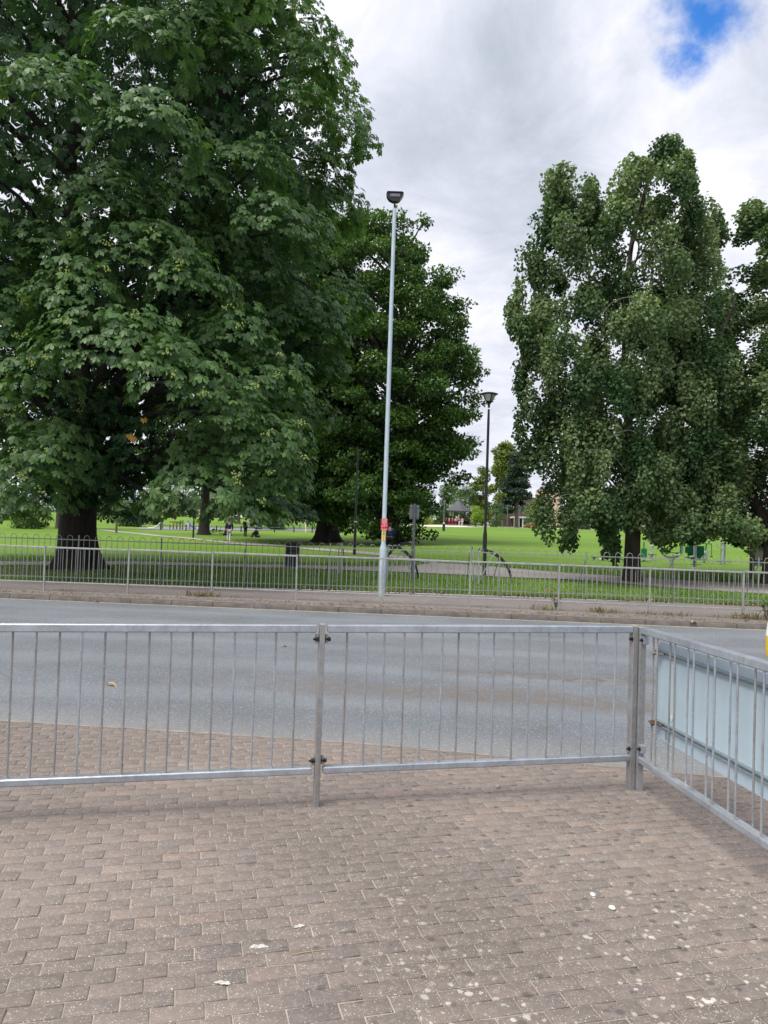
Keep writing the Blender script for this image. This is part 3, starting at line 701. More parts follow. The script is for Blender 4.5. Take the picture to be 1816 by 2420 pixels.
def clumped(cr, c, rad, n, size, tint0, tpl, hang, shell, m, tall=1.0):
    if m <= 1: return bough_loose(cr, c, rad, n, size, tint0, tpl, hang, shell)
    d = sph(m)*(rng.uniform(.15, 1, m)**.5)[:, None]; f = m**(-1/3)
    for q in d:
        k = f*rng.uniform(.62, 1.0)
        bough_loose(cr, c+q*np.array(rad)*.8, (rad[0]*k, rad[1]*k, rad[2]*k*tall), n//m, size, tint0+rng.normal()*.16+.1*q[2], tpl, hang, shell)
def fib(n):
    i = np.arange(n)+.5; ph = np.arccos(1-2*i/n); th = PI*(1+5**.5)*i
    return np.stack([np.cos(th)*np.sin(ph), np.sin(th)*np.sin(ph), np.cos(ph)], 1)
def envelope(ells, per_m2, jit=.35, zmin=2.2):
    out = []
    for k, (c, r) in enumerate(ells):
        c, r = np.array(c, float), np.array(r, float); area = 4*PI*((r[0]*r[1])**1.6/3+(r[0]*r[2])**1.6/3+(r[1]*r[2])**1.6/3)**(1/1.6)
        d = fib(int(area*per_m2)); d = unit(d+rng.normal(size=d.shape)*.08)
        P = c+d*r*rng.uniform(.72, 1.0, len(d))[:, None]+rng.normal(size=d.shape)*jit
        for p, dd in zip(P, d):
            if p[2] < zmin: continue
            if any(j != k and (((p-np.array(cj))/np.array(rj))**2).sum() < .55 for j, (cj, rj) in enumerate(ells)): continue
            out.append((p, unit(dd/r)))
    return out
def trunk_mesh(p0, prof, leaders, flare=1.0, lobes=5, n=20, seed=1):
    m = MB(); vs, fs = [], []; rr = random.Random(seed); ph = rr.random()*6
    for z, r in prof:
        f = math.exp(-max(z, 0)/.45)*flare
        for k in range(n):
            a = 2*PI*k/n; q = r*(1+f*(.45+.35*math.sin(a*lobes+ph)+.2*math.sin(a*3+1))+.05*math.sin(a*7+z*2))
            vs.append((q*math.cos(a), q*math.sin(a), z))
    for i in range(len(prof)-1):
        for k in range(n):
            j = (k+1) % n; fs.append((i*n+k, i*n+j, (i+1)*n+j, (i+1)*n+k))
    m.add(vs, fs)
    for pts, r0, r1 in leaders:
        P = spline(pts, 6); N = len(P); m.tube([Vector(p)-Vector(p0) for p in P], [r0+(r1-r0)*i/(N-1) for i in range(N)], 9)
    return m
def limbs(m, p0, boughs, axis_pts, r0, frac=.6, seed=2, drop=2.5):
    rr = random.Random(seed); A = np.array(spline(axis_pts, 8))
    for c, o in boughs:
        if rr.random() > frac: continue
        w = np.linalg.norm((A-c)*np.array([1, 1, .8])+np.array([0, 0, drop]), axis=1); s = A[w.argmin()]
        L = np.linalg.norm(c-s)
        mid = (s+c)/2+np.array([rr.gauss(0, .3), rr.gauss(0, .3), .12*L]); q = spline([s, mid, c], 6); N = len(q)
        rb = r0*min(1, L/5+.25)
        m.tube([Vector(p)-Vector(p0) for p in q], [rb*(1-.85*i/(N-1)) for i in range(N)], 6, False)

DS = 1816/1660.0
# --- big chestnut A
p0 = np.array([-10.1, 25.45, .02])
tA_ = thing('chestnut_tree', 'huge dark horse chestnut with the thickest flared trunk, its boughs drooping towards the road', 'tree', p0)
ells = [((-11.5, 25.5, 13.5), (8.5, 8, 11.5)), ((-5.5, 26.5, 12.6), (3.7, 5, 9.2)), ((-9.0, 25.2, 7.0), (7.0, 5.6, 4.6))]
bA = []
for c, o in envelope(ells, .17, .4, 2.6):
    if c[2] < 8.2 and c[1] < 23.2: continue
    if c[2] > 24: continue
    bA.append((c, o))
cr = Crown()
for c, o in bA:
    s = R_.uniform(.95, 1.65); n = int(105*s*s)
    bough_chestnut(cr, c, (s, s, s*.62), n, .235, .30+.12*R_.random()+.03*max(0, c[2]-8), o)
front = [(170, 610, 230, 130, 19.5), (300, 525, 290, 140, 20), (420, 585, 180, 120, 20), (250, 725, 330, 160, 18.6), (80, 800, 150, 120, 19.4), (400, 795, 250, 150, 18.9), (500, 870, 220, 120, 19.4), (590, 935, 190, 150, 20), (625, 1010, 130, 120, 20.6), (450, 1045, 210, 120, 19.6), (555, 1090, 190, 70, 20), (90, 965, 180, 140, 19.6), (60, 1050, 150, 100, 20), (180, 1015, 140, 80, 21.5), (330, 965, 110, 140, 22.5), (370, 1085, 130, 60, 20.6), (15, 900, 120, 120, 20.4), (10, 640, 150, 130, 20.5), (110, 520, 170, 120, 20.8), (520, 700, 190, 120, 20.6), (600, 800, 180, 140, 21), (470, 950, 150, 110, 21), (30, 720, 110, 120, 20.6), (170, 930, 150, 120, 23.4), (250, 1010, 130, 120, 23.4), (200, 860, 160, 120, 23.8), (110, 1020, 130, 100, 23), (280, 1090, 110, 60, 22.5), (160, 1065, 110, 50, 23.6), (30, 1095, 110, 50, 21), (640, 1100, 130, 60, 23)]
bF = []
for x, y, w, h, d in front:
    c = at(x*DS, (y+.15*h)*DS, d); rx = w*DS/2*d/FPX; rz = h*DS/2*d/FPX; o = unit(np.array([(c[0]-p0[0])*.6, c[1]-p0[1], 0]))
    c = c-o*.5; bF.append((c, o))
    bough_chestnut(cr, c, (rx*1.05, 1.25, rz*1.25), int(46*rx*2*rz*2)+40, .245, .5 if d < 21.2 else .12, o)  # recessed boughs get a dark tint: shade of the crown hollow painted in
# inner foliage that closes the crown, its shade painted as a darker tint
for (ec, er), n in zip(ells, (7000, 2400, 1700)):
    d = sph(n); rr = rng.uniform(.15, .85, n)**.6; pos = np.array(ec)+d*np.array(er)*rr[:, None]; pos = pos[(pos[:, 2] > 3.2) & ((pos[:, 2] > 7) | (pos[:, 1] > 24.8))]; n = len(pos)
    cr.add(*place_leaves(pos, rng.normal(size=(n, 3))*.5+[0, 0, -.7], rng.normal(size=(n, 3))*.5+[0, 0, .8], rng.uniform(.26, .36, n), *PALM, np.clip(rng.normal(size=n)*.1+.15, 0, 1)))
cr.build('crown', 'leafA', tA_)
lead1 = [p0+np.array([0, 0, 3.0]), (-10.3, 25.4, 8), (-10.9, 25.5, 14), (-11.2, 25.6, 21)]
lead2 = [p0+np.array([.05, 0, 3.6]), at(395, 700, 25.4), at(437, 613, 25.4), at(500, 330, 25.4), at(520, 230, 25.5), at(552, 60, 25.6)]
m = trunk_mesh(p0, [(-.3, .66), (0, .60), (.15, .585), (.35, .58), (.7, .575), (1.2, .57), (2, .555), (3, .56), (4, .5)], [(lead1, .40, .07), (lead2, .36, .09), ([p0+np.array([-.2, 0, 3]), (-13, 24, 6.5), (-15.5, 23.5, 9.5)], .3, .08), ([p0+np.array([.1, -.2, 3]), (-9, 22.5, 6.3), (-8.3, 20.4, 7.0)], .26, .05)], 1.25, 6, 24, 3)
limbs(m, p0, [b for b in bA if b[0][0] < -7.5], lead1, .11, .5, 4); limbs(m, p0, [b for b in bA if b[0][0] >= -7.5], lead2, .10, .5, 5)
limbs(m, p0, bF, [p0+np.array([0, 0, 2.6]), p0+np.array([0, 0, 8])], .14, 1, 6, 1.0)
m.build('trunk', 'barkA', tA_, True)
m = MB()
for x, y, w, h, d in front:
    for _ in range(2 if h > 90 else 1):
        c = at((x+R_.uniform(-.35, .35)*w)*DS, (y-.15*h+R_.uniform(-.2, .25)*h)*DS, d-1.35)
        for _k in range(10): m.lathe((c[0]+R_.gauss(0, .07), c[1]+R_.gauss(0, .05), c[2]+R_.gauss(0, .05)), [(.006, -.025), (.024, 0), (.006, .025)], 5)
m.build('fruit', 'fruit', tA_, True, kind='stuff')
m = MB()
for px, py, d in ((340, 990, 19.6), (311, 1032, 20.0), (316, 1036, 19.9), (306, 1028, 20.0)):
    c = at(px, py, d)
    V_, F_, _ = place_leaves(np.array([c]), np.array([[.3, -.1, -.8]]), np.array([[.2, -1, .3]]), np.array([.13]), *PALM, np.array([.5])); m.add(V_.tolist(), F_.tolist())
m.build('withered_leaves', 'orange_leaf', tA_)
for o in tA_.children: o.location = (0, 0, 0)
def shift(o, p):    # meshes made in world space -> local to their thing
    o.data.transform(Matrix.Translation(-Vector(p)))
for o in tA_.children:
    if o.name.startswith(('crown', 'fruit', 'withered')): shift(o, p0)

def big_tree(name, label, p0, ells, per, bsize, nleaf, lsize, mat, bark, r0, tint=.35, style='chestnut', zmin=1.6, inner=1500, lead=None, tpl=None, flare=.9, shell=.5, frac=.55, group=None, subs=1):
    r = thing(name, label, 'tree', p0, 0, group); cr = Crown(); B = envelope(ells, per, .4, zmin)
    for c, o in B:
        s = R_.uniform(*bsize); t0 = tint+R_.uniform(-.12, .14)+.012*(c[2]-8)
        if style == 'chestnut': bough_chestnut(cr, c, (s, s, s*.6), int(nleaf*s*s), lsize, t0, o, tpl or PALM)
        else: clumped(cr, c, (s, s, s*.55), int(nleaf*s*s), lsize, t0, tpl or RH, .2, shell, subs)
    for ec, er in ells:  # inner leaves tinted darker, painting in the shade inside the crown
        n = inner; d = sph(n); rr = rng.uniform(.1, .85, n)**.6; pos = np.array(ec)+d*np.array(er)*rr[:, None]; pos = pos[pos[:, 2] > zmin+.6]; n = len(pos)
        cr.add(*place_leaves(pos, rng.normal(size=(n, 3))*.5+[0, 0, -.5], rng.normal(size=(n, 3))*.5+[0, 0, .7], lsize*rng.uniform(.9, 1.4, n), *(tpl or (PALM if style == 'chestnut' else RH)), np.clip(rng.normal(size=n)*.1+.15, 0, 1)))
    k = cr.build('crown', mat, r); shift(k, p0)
    top = max(c[2]+e[2] for c, e in ells)
    L = lead or [np.array(p0)+[0, 0, 1.5], np.array(p0)+[.2, 0, top*.5], np.array(p0)+[.1, 0, top*.85]]
    m = trunk_mesh(p0, [(-.3, r0*1.1), (0, r0), (.2, r0*.97), (.5, r0*.95), (1.2, r0*.92), (2.2, r0*.88), (3.5, r0*.8)], [(L, r0*.8, r0*.12)], flare, 5, 18, 9)
    limbs(m, p0, B, L, r0*.3, frac, 8); m.build('trunk', bark, r, True); return r
pB, dB = gnd(772, 1281)
sB = dB/42.0
print('treeB', pB, dB)
def sc(c, r): return ((pB[0]+c[0]*sB, pB[1]+c[1]*sB, pB[2]+c[2]*sB), tuple(x*sB for x in r))
PALM5 = palm_template(5, 105, .4)
big_tree('chestnut_tree', 'second horse chestnut with a stout flared trunk, standing behind the litter bin', pB, [sc((-2.6, 0, 10.6), (4.0, 5.5, 9.4)), sc((-1.0, -1.5, 5.0), (3.9, 4.5, 3.9))], .22, (1.0*sB, 1.7*sB), 85/sB**2, .30*sB, 'leafB', 'barkA', .58*sB, .33, 'chestnut', pB[2]+1.7, 1500, tpl=PALM5, flare=1.2)
pC = foot(926, 50.0)
big_tree('oak_tree', 'broad dark oak beyond the street lamp, its low foliage sweeping to the lawn', pC, [((pC[0]-1.6, 50.5, 12.9), (5.2, 6, 10.0)), ((pC[0]+1.8, 49.5, 12.0), (3.3, 4.5, 5.6)), ((pC[0]-1.2, 50, 4.8), (3.9, 5, 4.0)), ((pC[0]+1.5, 49.5, 7.0), (3.5, 3.5, 2.2))], .26, (.8, 1.6), 330, .21, 'leafC', 'barkA', .5, .38, 'loose', 1.0, 3600, shell=.3, subs=7)

# --- silver lime E, and F as its neighbour
p0 = np.array([8.12, 25.05, float(park_h(8.12, 25.05))])
tE = thing('lime_tree', 'pendulous lime tree in the lawn, dark slender trunk in front of the green gym equipment', 'tree', p0, 0, 'lime trees on the right of the lawn')
cr = Crown(); bE = []
def ebough(x, y, w, h, d, n=None, t=.38):
    c = at(x*DS, y*DS, d); rx = w*DS/2*d/FPX; rz = h*DS/2*d/FPX; bE.append((c, unit(c-p0)))
    n = n or int(1750*rx*rz)+320
    clumped(cr, c, (rx*1.08, rx*.95, rz*1.05), n, .10, t, HEX, .8, .3, 7, 1.35)
lob = [(1435, 320, 75, 90), (1490, 360, 70, 90), (1380, 365, 90, 90), (1340, 400, 90, 100), (1440, 400, 110, 100), (1490, 430, 80, 110), (1215, 385, 70, 90), (1200, 440, 100, 120), (1270, 450, 90, 90), (1330, 480, 130, 110), (1420, 490, 140, 90), (1500, 500, 110, 110), (1180, 510, 110, 120), (1250, 540, 130, 120), (1530, 560, 80, 150), (1340, 570, 140, 130), (1440, 580, 130, 130), (1150, 590, 90, 120), (1110, 650, 75, 100), (1190, 650, 120, 120), (1280, 660, 120, 130), (1370, 680, 130, 150), (1460, 690, 120, 150), (1530, 700, 90, 160), (1140, 730, 80, 110), (1130, 800, 70, 140), (1180, 780, 90, 150), (1240, 760, 110, 150), (1150, 900, 80, 160), (1200, 880, 90, 170), (1270, 870, 110, 170), (1340, 820, 120, 160), (1420, 820, 120, 160), (1500, 820, 110, 170), (1560, 800, 80, 180), (1170, 1000, 90, 150), (1230, 1000, 100, 170), (1300, 1000, 110, 170), (1370, 960, 110, 170), (1450, 960, 110, 170), (1530, 950, 100, 170), (1205, 1100, 90, 120), (1265, 1100, 90, 110), (1330, 1100, 90, 110), (1400, 1080, 100, 110), (1460, 1080, 110, 110), (1530, 1070, 110, 130), (1590, 1060, 90, 130), (1230, 1155, 50, 80), (1310, 1150, 45, 80), (1325, 1120, 70, 70)]
for x, y, w, h in lob:
    ctr = abs(x-1340)/240.0; dep = 2.6*math.sqrt(max(0, 1-ctr**2))
    dd = 25-dep*R_.uniform(.45, 1.0)
    ebough(x+R_.uniform(-8, 8), y+R_.uniform(-8, 8), w*R_.uniform(.85, 1.05), h*R_.uniform(.85, 1.1), dd, t=R_.uniform(.0, .72))
for x, y, w, h, d in ((1370, 1110, 90, 70, 23.6), (1350, 1050, 110, 110, 23.2), (1395, 1000, 110, 130, 23), (1420, 1135, 80, 60, 24), (1480, 1140, 90, 70, 23.5), (1560, 1140, 110, 80, 23.6), (1620, 1150, 90, 80, 23.8), (1560, 650, 90, 130, 25.5), (1580, 900, 90, 160, 25), (1545, 480, 60, 90, 25.2)):
    ebough(x, y, w, h, d, t=R_.uniform(.1, .5))
for k in range(62):          # back and inner side
    x, y, w, h = lob[R_.randrange(len(lob))]; dep = R_.uniform(-.8, 2.8)
    ebough(1340+(x-1340)*R_.uniform(.55, .95), y+R_.uniform(-40, 40), w*.8, h*.75, 25+dep, None, R_.uniform(.15, .4))
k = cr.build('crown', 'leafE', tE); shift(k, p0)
leadE = [p0+np.array([0, 0, 1.4]), at(1500, 1150, 25), at(1478, 900, 25), at(1490, 600, 25), at(1540, 400, 25)]
leadE2 = [at(1497, 1240, 25), at(1560, 1110, 24.8), at(1625, 960, 24.8), at(1700, 800, 24.9), at(1740, 700, 25)]
m = trunk_mesh(p0, [(-.3, .3), (0, .27), (.2, .255), (.5, .245), (1, .24), (1.6, .24), (2.4, .2)], [(leadE, .19, .04), (leadE2, .15, .04)], .55, 5, 16, 12)
limbs(m, p0, bE, leadE, .05, .3, 21, 1.5); m.build('trunk', 'barkE', tE, True)
for k in range(14):          # pale drooping twigs over the crown's face
    li = R_.choice([i for i, q in enumerate(lob) if abs(q[0]-1350) < 170 and q[1] > 480]); c, o = bE[li]; a = c+np.array([R_.gauss(0, .2), -.75, .25]); sd = R_.choice((-1, 1))
    m = MB(); P = spline([a, a+np.array([sd*.3, -.15, .05]), a+np.array([sd*.75, -.22, -.12]), a+np.array([sd*1.15, -.22, -.55])], 5)
    m.tube([Vector(q)-Vector(p0) for q in P], [.011*(1-.7*i/(len(P)-1)) for i in range(len(P))], 4, False)
    m.build('twig', 'twig', tE, True)
tF = copy_tree(tE); pF = np.array([13.1, 25.8, float(park_h(12.6, 25.6))]); tF.location = pF; tF.rotation_euler = (0, 0, 2.4); tF.scale = (1.28, 1.2, .865)
tF['label'] = 'lime tree at the right edge, half out of view behind the noticeboard'

# --- distant trees
def far_tree(name, label, px, top, width, d, mat, style=0, base=None, group='distant trees behind the lawn', seed=0, trunk=.25, dens=1.0, bottom=.22, cat='tree'):
    p = foot(px, d); H = p[2]*0+1.6+(1258+.033*(px-908)-top)*d/FPX-p[2]; W = width/2*d/FPX
    r = thing(name, label, cat, p, R_.uniform(0, 6), group); cr = Crown(); rr = random.Random(seed*7+3)
    n = int(26*dens)
    for k in range(n):
        t = rr.random(); zz = H*(bottom+(1-bottom)*t)
        if style == 1: rad = W*(1.05-t)**.8*rr.uniform(.3, 1); 
        else: rad = W*math.sqrt(max(.02, 1-(2*t-.85)**2*.8))*math.sqrt(rr.random())*.8
        a = rr.uniform(0, 2*PI); s = W*rr.uniform(.28, .46)
        c = np.array([rad*math.cos(a), rad*math.sin(a), zz-s*.4])
        bough_loose(cr, c, (s, s, s*(.32 if style == 1 else .7)), int(150*dens), max(.18, H*.035), rr.uniform(.15, .8), RH, .1, .4)
    cr.build('crown', mat, r)
    m = MB(); m.tube([(0, 0, -.3), (0, 0, H*.4), (.1, 0, H*.85)], [trunk, trunk*.7, trunk*.1], 8); m.build('trunk', 'barkF', r, True)
    return r
far_tree('distant_tree', 'tall airy yellow-green tree beside the dark pine behind the bandstand', 1188, 1048, 75, 172, 'far2', seed=1, dens=1.6, bottom=.3)
far_tree('pine_tree', 'dark blue-green pine with layered boughs in front of the brown building', 1220, 1066, 85, 165, 'far3', 1, seed=2, dens=1.7, bottom=.25, trunk=.45)
far_tree('distant_tree', 'leafy mid-green tree directly behind the bandstand roof', 1098, 1150, 80, 176, 'far1', seed=3, dens=1.3, bottom=.1)
far_tree('distant_tree', 'olive-green tree seen just left of the black lantern post', 1140, 1105, 62, 180, 'far2', seed=14, dens=1.4, bottom=.15)
far_tree('distant_tree', 'dark leafy tree between the oak and the bandstand', 1058, 1140, 70, 185, 'far1', seed=15, dens=1.4, bottom=.08)
far_tree('small_tree', 'small bright lime-green tree right of the bandstand', 1124, 1197, 46, 146, 'far4', seed=4, bottom=.35, trunk=.12)
far_tree('small_tree', 'rounded yellow-green shrub tree right of the brown building', 1266, 1178, 54, 140, 'far2', seed=5, bottom=.15, dens=1.3)
far_tree('bush', 'dark green bush right of the bright lime-green tree', 1172, 1188, 46, 150, 'far1', seed=6, bottom=.05, cat='shrub')
far_tree('bush', 'pale green bush left of the bandstand', 1008, 1192, 40, 150, 'far4', seed=7, bottom=.05, cat='shrub')
hc_ = Crown()
for i in range(230):
    px_ = -500+2900*i/229+R_.uniform(-5, 5); q_ = foot(px_, 196+6*math.sin(i*.9)); s_h = 2.2+1.3*math.sin(i*.37)+1.0*math.sin(i*.91+1)
    bough_loose(hc_, q_+np.array([0, 0, 1.2+s_h*.5]), (2.6, 2.0, 1.9+s_h*.6), 130, .62, R_.uniform(.05, .75), RH, .1, .3)
hdg = hc_.build('far_hedge', 'far1', None); hdg['kind'] = 'stuff'
LBL = [('far left corner of the park', 0, 'far1'), ('left of the chestnut trunk', 90, 'far5'), ('right of the chestnut trunk', 265, 'far1'), ('behind the climbing frame', 340, 'far5'), ('above the blue slide', 430, 'far1'), ('behind the walker', 520, 'far5'), ('behind the seated person', 610, 'far1'), ('left of the swing frame', 690, 'far2'), ('behind the second chestnut trunk', 790, 'far2'), ('left of the street lamp', 870, 'far1'), ('right of the street lamp', 960, 'far5'), ('left of the gym equipment', 1380, 'far5'), ('behind the lime tree trunk', 1480, 'far5'), ('behind the gym equipment', 1600, 'far5'), ('behind the green gym seats', 1720, 'far1'), ('behind the noticeboard', 1840, 'far5')]
for i, (w_, px, mt) in enumerate(LBL):
    far_tree('distant_tree', 'distant bushy tree at the field edge, '+w_, px, 1130+30*math.sin(i*2.3), 130, 172+8*math.sin(i*1.7), mt, seed=20+i, dens=1.2, bottom=.06)
for i, (px, top, w, d, mt, lb) in enumerate([(62, 1203, 82, 66, 'far1', 'pale leafy shrub with bare soil beneath, left of the big chestnut trunk'), (10, 1196, 34, 90, 'far4', 'sunlit yellow-green shrub at the left edge of the lawn'), (86, 1214, 50, 70, 'far5', 'dark shrub close against the left of the big chestnut trunk'), (312, 1214, 70, 82, 'far5', 'dark rounded bush right of the big chestnut trunk'), (282, 1205, 40, 96, 'far1', 'light green shrub behind the short wooden post'), (365, 1205, 40, 92, 'far1', 'olive shrub by the white chute'), (806, 1226, 20, 90, 'far2', 'tawny shrub right of the second chestnut trunk'), (655, 1212, 60, 88, 'far5', 'overhanging dark shrub left of the swing frame')]):
    far_tree('shrub', lb, px, top, w, d, mt, seed=50+i, dens=.9, bottom=.03, group='shrubs on the far lawn', trunk=.08, cat='shrub')
for i, (px, py, w, top, lb, mt) in enumerate([(482, 1264, 27, 1160, 'dark leaning trunk of a park tree left of the walker', 'barkA'), (564, 1238, 8, 1180, 'slim far tree trunk behind the standing person', 'barkF'), (596, 1248, 11, 1180, 'pale far tree trunk beside the green bin', 'barkF'), (137, 1249, 12, 1170, 'pale bark trunk just left of the big chestnut', 'barkF')]):
    p, d = gnd(px, py); k = d/FPX; r = thing('park_tree', lb, 'tree', p, 0, 'park trees in the middle distance'); H = (py-top)*k
    rt = w*k/2
    m = trunk_mesh((0, 0, 0), [(-.2, rt*1.1), (0, rt), (.3, rt*.9), (H*.5, rt*.8), (H, rt*.75), (H*1.6, rt*.4)], [], .5, 4, 12, i)
    m.build('trunk', mt, r, True); cr = Crown(); W = max(2.2, 60*k)
    for q in range(22): bough_loose(cr, np.array([R_.gauss(0, W*.6), R_.gauss(0, W*.6), H*R_.uniform(1.0, 2.2)+.8]), (W*.45, W*.45, W*.3), 190, max(.15, .006*d), R_.uniform(.1, .5), RH, .2, .4)
    cr.build('crown', 'leafC' if i != 1 else 'far1', r)

# ================================================================== PEOPLE
def skin_mesh(name, mat, parent, joints, edges, root):
    me = bpy.data.meshes.new(name); names = list(joints); me.from_pydata([joints[n][0] for n in names], [(names.index(a), names.index(b)) for a, b in edges], [])
    o = link(name, me, mat, parent); md = o.modifiers.new('Skin', 'SKIN'); md.use_smooth_shade = True
    for n, sv in zip(names, me.skin_vertices[0].data):
        r = joints[n][1]; sv.radius = (r, r) if not isinstance(r, tuple) else r; sv.use_root = n == root
    sd = o.modifiers.new('Subdivision', 'SUBSURF'); sd.levels = 1; sd.render_levels = 2
    return o
def person(label, p, h, rz, top, legs, pose='stand', hair='hair', pack=False, shoe='shoe', group=None):
    r = thing('person', label, 'person', p, rz, group); s = h/1.75; r.scale = (s, s, s)
    J = dict(pel=((0, 0, .95), (.15, .11)), waist=((0, 0, 1.10), (.135, .10)), chest=((0, .01, 1.32), (.17, .115)), neck=((0, .01, 1.49), .058), headb=((0, .03, 1.57), .075), head=((0, .035, 1.66), .098), crownj=((0, .03, 1.73), .06),
        shL=((-.185, .01, 1.41), .062), elL=((-.24, -.01, 1.13), .045), haL=((-.25, .06, .90), .033), shR=((.185, .01, 1.41), .062), elR=((.24, -.01, 1.13), .045), haR=((.25, .06, .90), .033), fiL=((-.25, .08, .81), .028), fiR=((.25, .08, .81), .028),
        hipL=((-.09, 0, .90), .088), knL=((-.10, .02, .50), .060), anL=((-.10, -.02, .09), .042), toL=((-.11, .13, .035), .035), hipR=((.09, 0, .90), .088), knR=((.10, .02, .50), .060), anR=((.10, -.02, .09), .042), toR=((.11, .13, .035), .035))
    def mv(n, q): J[n] = (q, J[n][1])
    if pose == 'walk':
        mv('knL', (-.09, .16, .52)); mv('anL', (-.09, .10, .12)); mv('toL', (-.09, .24, .06)); mv('knR', (.09, -.06, .50)); mv('anR', (.09, -.28, .14)); mv('toR', (.09, -.16, .04))
        mv('elL', (-.25, -.10, 1.15)); mv('haL', (-.24, -.05, .93)); mv('fiL', (-.24, -.03, .85)); mv('elR', (.25, .06, 1.14)); mv('haR', (.22, .20, .97)); mv('fiR', (.21, .25, .91))
    if pose == 'sit':
        dz = -.83
        for n in ('pel', 'waist', 'chest', 'neck', 'headb', 'head', 'crownj', 'shL', 'shR', 'hipL', 'hipR'):
            q = J[n][0]; J[n] = ((q[0], q[1]+(q[2]-.95)*.25 if q[2] > 1 else q[1], q[2]+dz), J[n][1])
        mv('knL', (-.2, .36, .42)); mv('anL', (-.13, .52, .08)); mv('toL', (-.14, .66, .04)); mv('knR', (.2, .38, .40)); mv('anR', (.13, .55, .08)); mv('toR', (.14, .69, .04))
        mv('elL', (-.27, .22, .40)); mv('haL', (-.14, .40, .42)); mv('fiL', (-.08, .46, .42)); mv('elR', (.27, .22, .40)); mv('haR', (.14, .40, .40)); mv('fiR', (.08, .46, .40))
    E = [('pel', 'waist'), ('waist', 'chest'), ('chest', 'neck'), ('neck', 'headb'), ('headb', 'head'), ('head', 'crownj')]
    for sd in 'LR': E += [('chest', 'sh'+sd), ('sh'+sd, 'el'+sd), ('el'+sd, 'ha'+sd), ('ha'+sd, 'fi'+sd), ('pel', 'hip'+sd), ('hip'+sd, 'kn'+sd), ('kn'+sd, 'an'+sd), ('an'+sd, 'to'+sd)]
    skin_mesh('body', 'skin', r, J, E, 'pel')
    def fat(ns, k, e=.012): return {n: (J[n][0], tuple(x*k+e for x in J[n][1]) if isinstance(J[n][1], tuple) else J[n][1]*k+e) for n in ns}
    T_ = ['pel', 'waist', 'chest', 'neck', 'shL', 'elL', 'haL', 'shR', 'elR', 'haR']; jt = fat(T_, 1.08, .014); jt['neck'] = ((J['chest'][0][0], J['chest'][0][1], J['neck'][0][2]-.03), .07)
    skin_mesh('jacket', top, r, jt, [(a, b) for a, b in E if a in T_ and b in T_], 'pel')
    Lg = ['pel', 'hipL', 'knL', 'anL', 'hipR', 'knR', 'anR']; skin_mesh('trousers', legs, r, fat(Lg, 1.1, .012), [(a, b) for a, b in E if a in Lg and b in Lg], 'pel')
    for sd in 'LR':
        a, t = Vector(J['an'+sd][0]), Vector(J['to'+sd][0]); MB().tube([a+Vector((0, -.04, -.03)), (a+t)/2, t], [.05, .05, .038], 8).build('shoe', shoe, r, True)
    hc = Vector(J['head'][0]); MB().lathe((hc.x, hc.y-.02, hc.z-.03), [(.085, -.05), (.115, .02), (.112, .07), (.08, .115), (.02, .13)], 14).build('hair', hair, r, True)
    if pack: c = Vector(J['chest'][0]); MB().box((c.x, c.y-.19, c.z-.08), (.30, .17, .44), bev=.06).build('backpack', 'blackcloth', r, True)
    return r
def by_px(px, foot_y, head_y):
    p, d = gnd(px, foot_y); return p, (foot_y-head_y)*d/FPX
p, h = by_px(541, 1282, 1226); person('person in navy jacket and pale trousers walking away on the diagonal path', p, h, .1, 'navy', 'greycloth', 'walk')
p, h = by_px(580, 1268, 1225); person('person standing with black backpack, pale shirt and black trousers', p, h, -.5, 'paleshirt', 'blackcloth', 'stand', 'blackcloth', True, 'blackcloth')
p, h = by_px(609, 1270, 1251); person('person in black sitting on the grass beside the standing backpacker', p, 1.6, 1.2, 'blackcloth', 'blackcloth', 'sit', 'hair', False, 'blackcloth')
p, h = by_px(920, 1310, 1236); person('person in dark blue jacket and black trousers half hidden behind the street lamp', p, h, .05, 'bluecloth', 'blackcloth', 'walk', 'hair', False, 'blackcloth')
p, h = by_px(709, 1251, 1236); person('child in light blue standing left of the swing frame', p, h, .6, 'lightblue', 'lightblue', 'stand')
p, h = by_px(532, 1265, 1248); person('person in black sitting beside the bicycle left of the walker', p, 1.5, -1.2, 'blackcloth', 'blackcloth', 'sit', 'hair', False, 'blackcloth')
p, h = by_px(1153.5, 1246, 1235); person('small figure in pink seen right behind the black lantern post', p, 1.1, 0, 'pinkcloth', 'greycloth', 'stand')
# bicycle lying on the lawn
p, d = gnd(512, 1264)
r = thing('bicycle', 'dark bicycle lying on the grass left of the walker', 'bicycle', p, .1); r.rotation_euler = (math.radians(68), 0, .15); r.location.z += .2
for sx in (-.52, .52):
    m = MB(); pts = [(sx+.33*math.cos(a), 0, .1+.33*math.sin(a)) for a in np.linspace(0, 2*PI, 25)]; m.tube(pts, .022, 6, False); w_ = m.build('wheel', 'tyre', r, True)
    m = MB()
    for k in range(8): m.tube([(sx, 0, .1), (sx+.32*math.cos(k*PI/4), 0, .1+.32*math.sin(k*PI/4))], .004, 4)
    m.build('spokes', 'grey', w_)
MB().tube([(-.52, 0, .1), (-.18, 0, .55), (.38, 0, .6), (.52, 0, .1)], .02, 6).tube([(-.52, 0, .1), (-.05, 0, .1), (.38, 0, .55)], .02, 6).tube([(-.05, 0, .1), (-.2, 0, .62)], .018, 6).build('frame', 'blackpaint', r, True)
MB().tube([(.36, -.28, .72), (.36, 0, .68), (.36, .28, .72)], .016, 6).build('handlebar', 'blackpaint', r, True); MB().box((-.21, 0, .66), (.24, .12, .05), bev=.02).build('saddle', 'blackcloth', r)

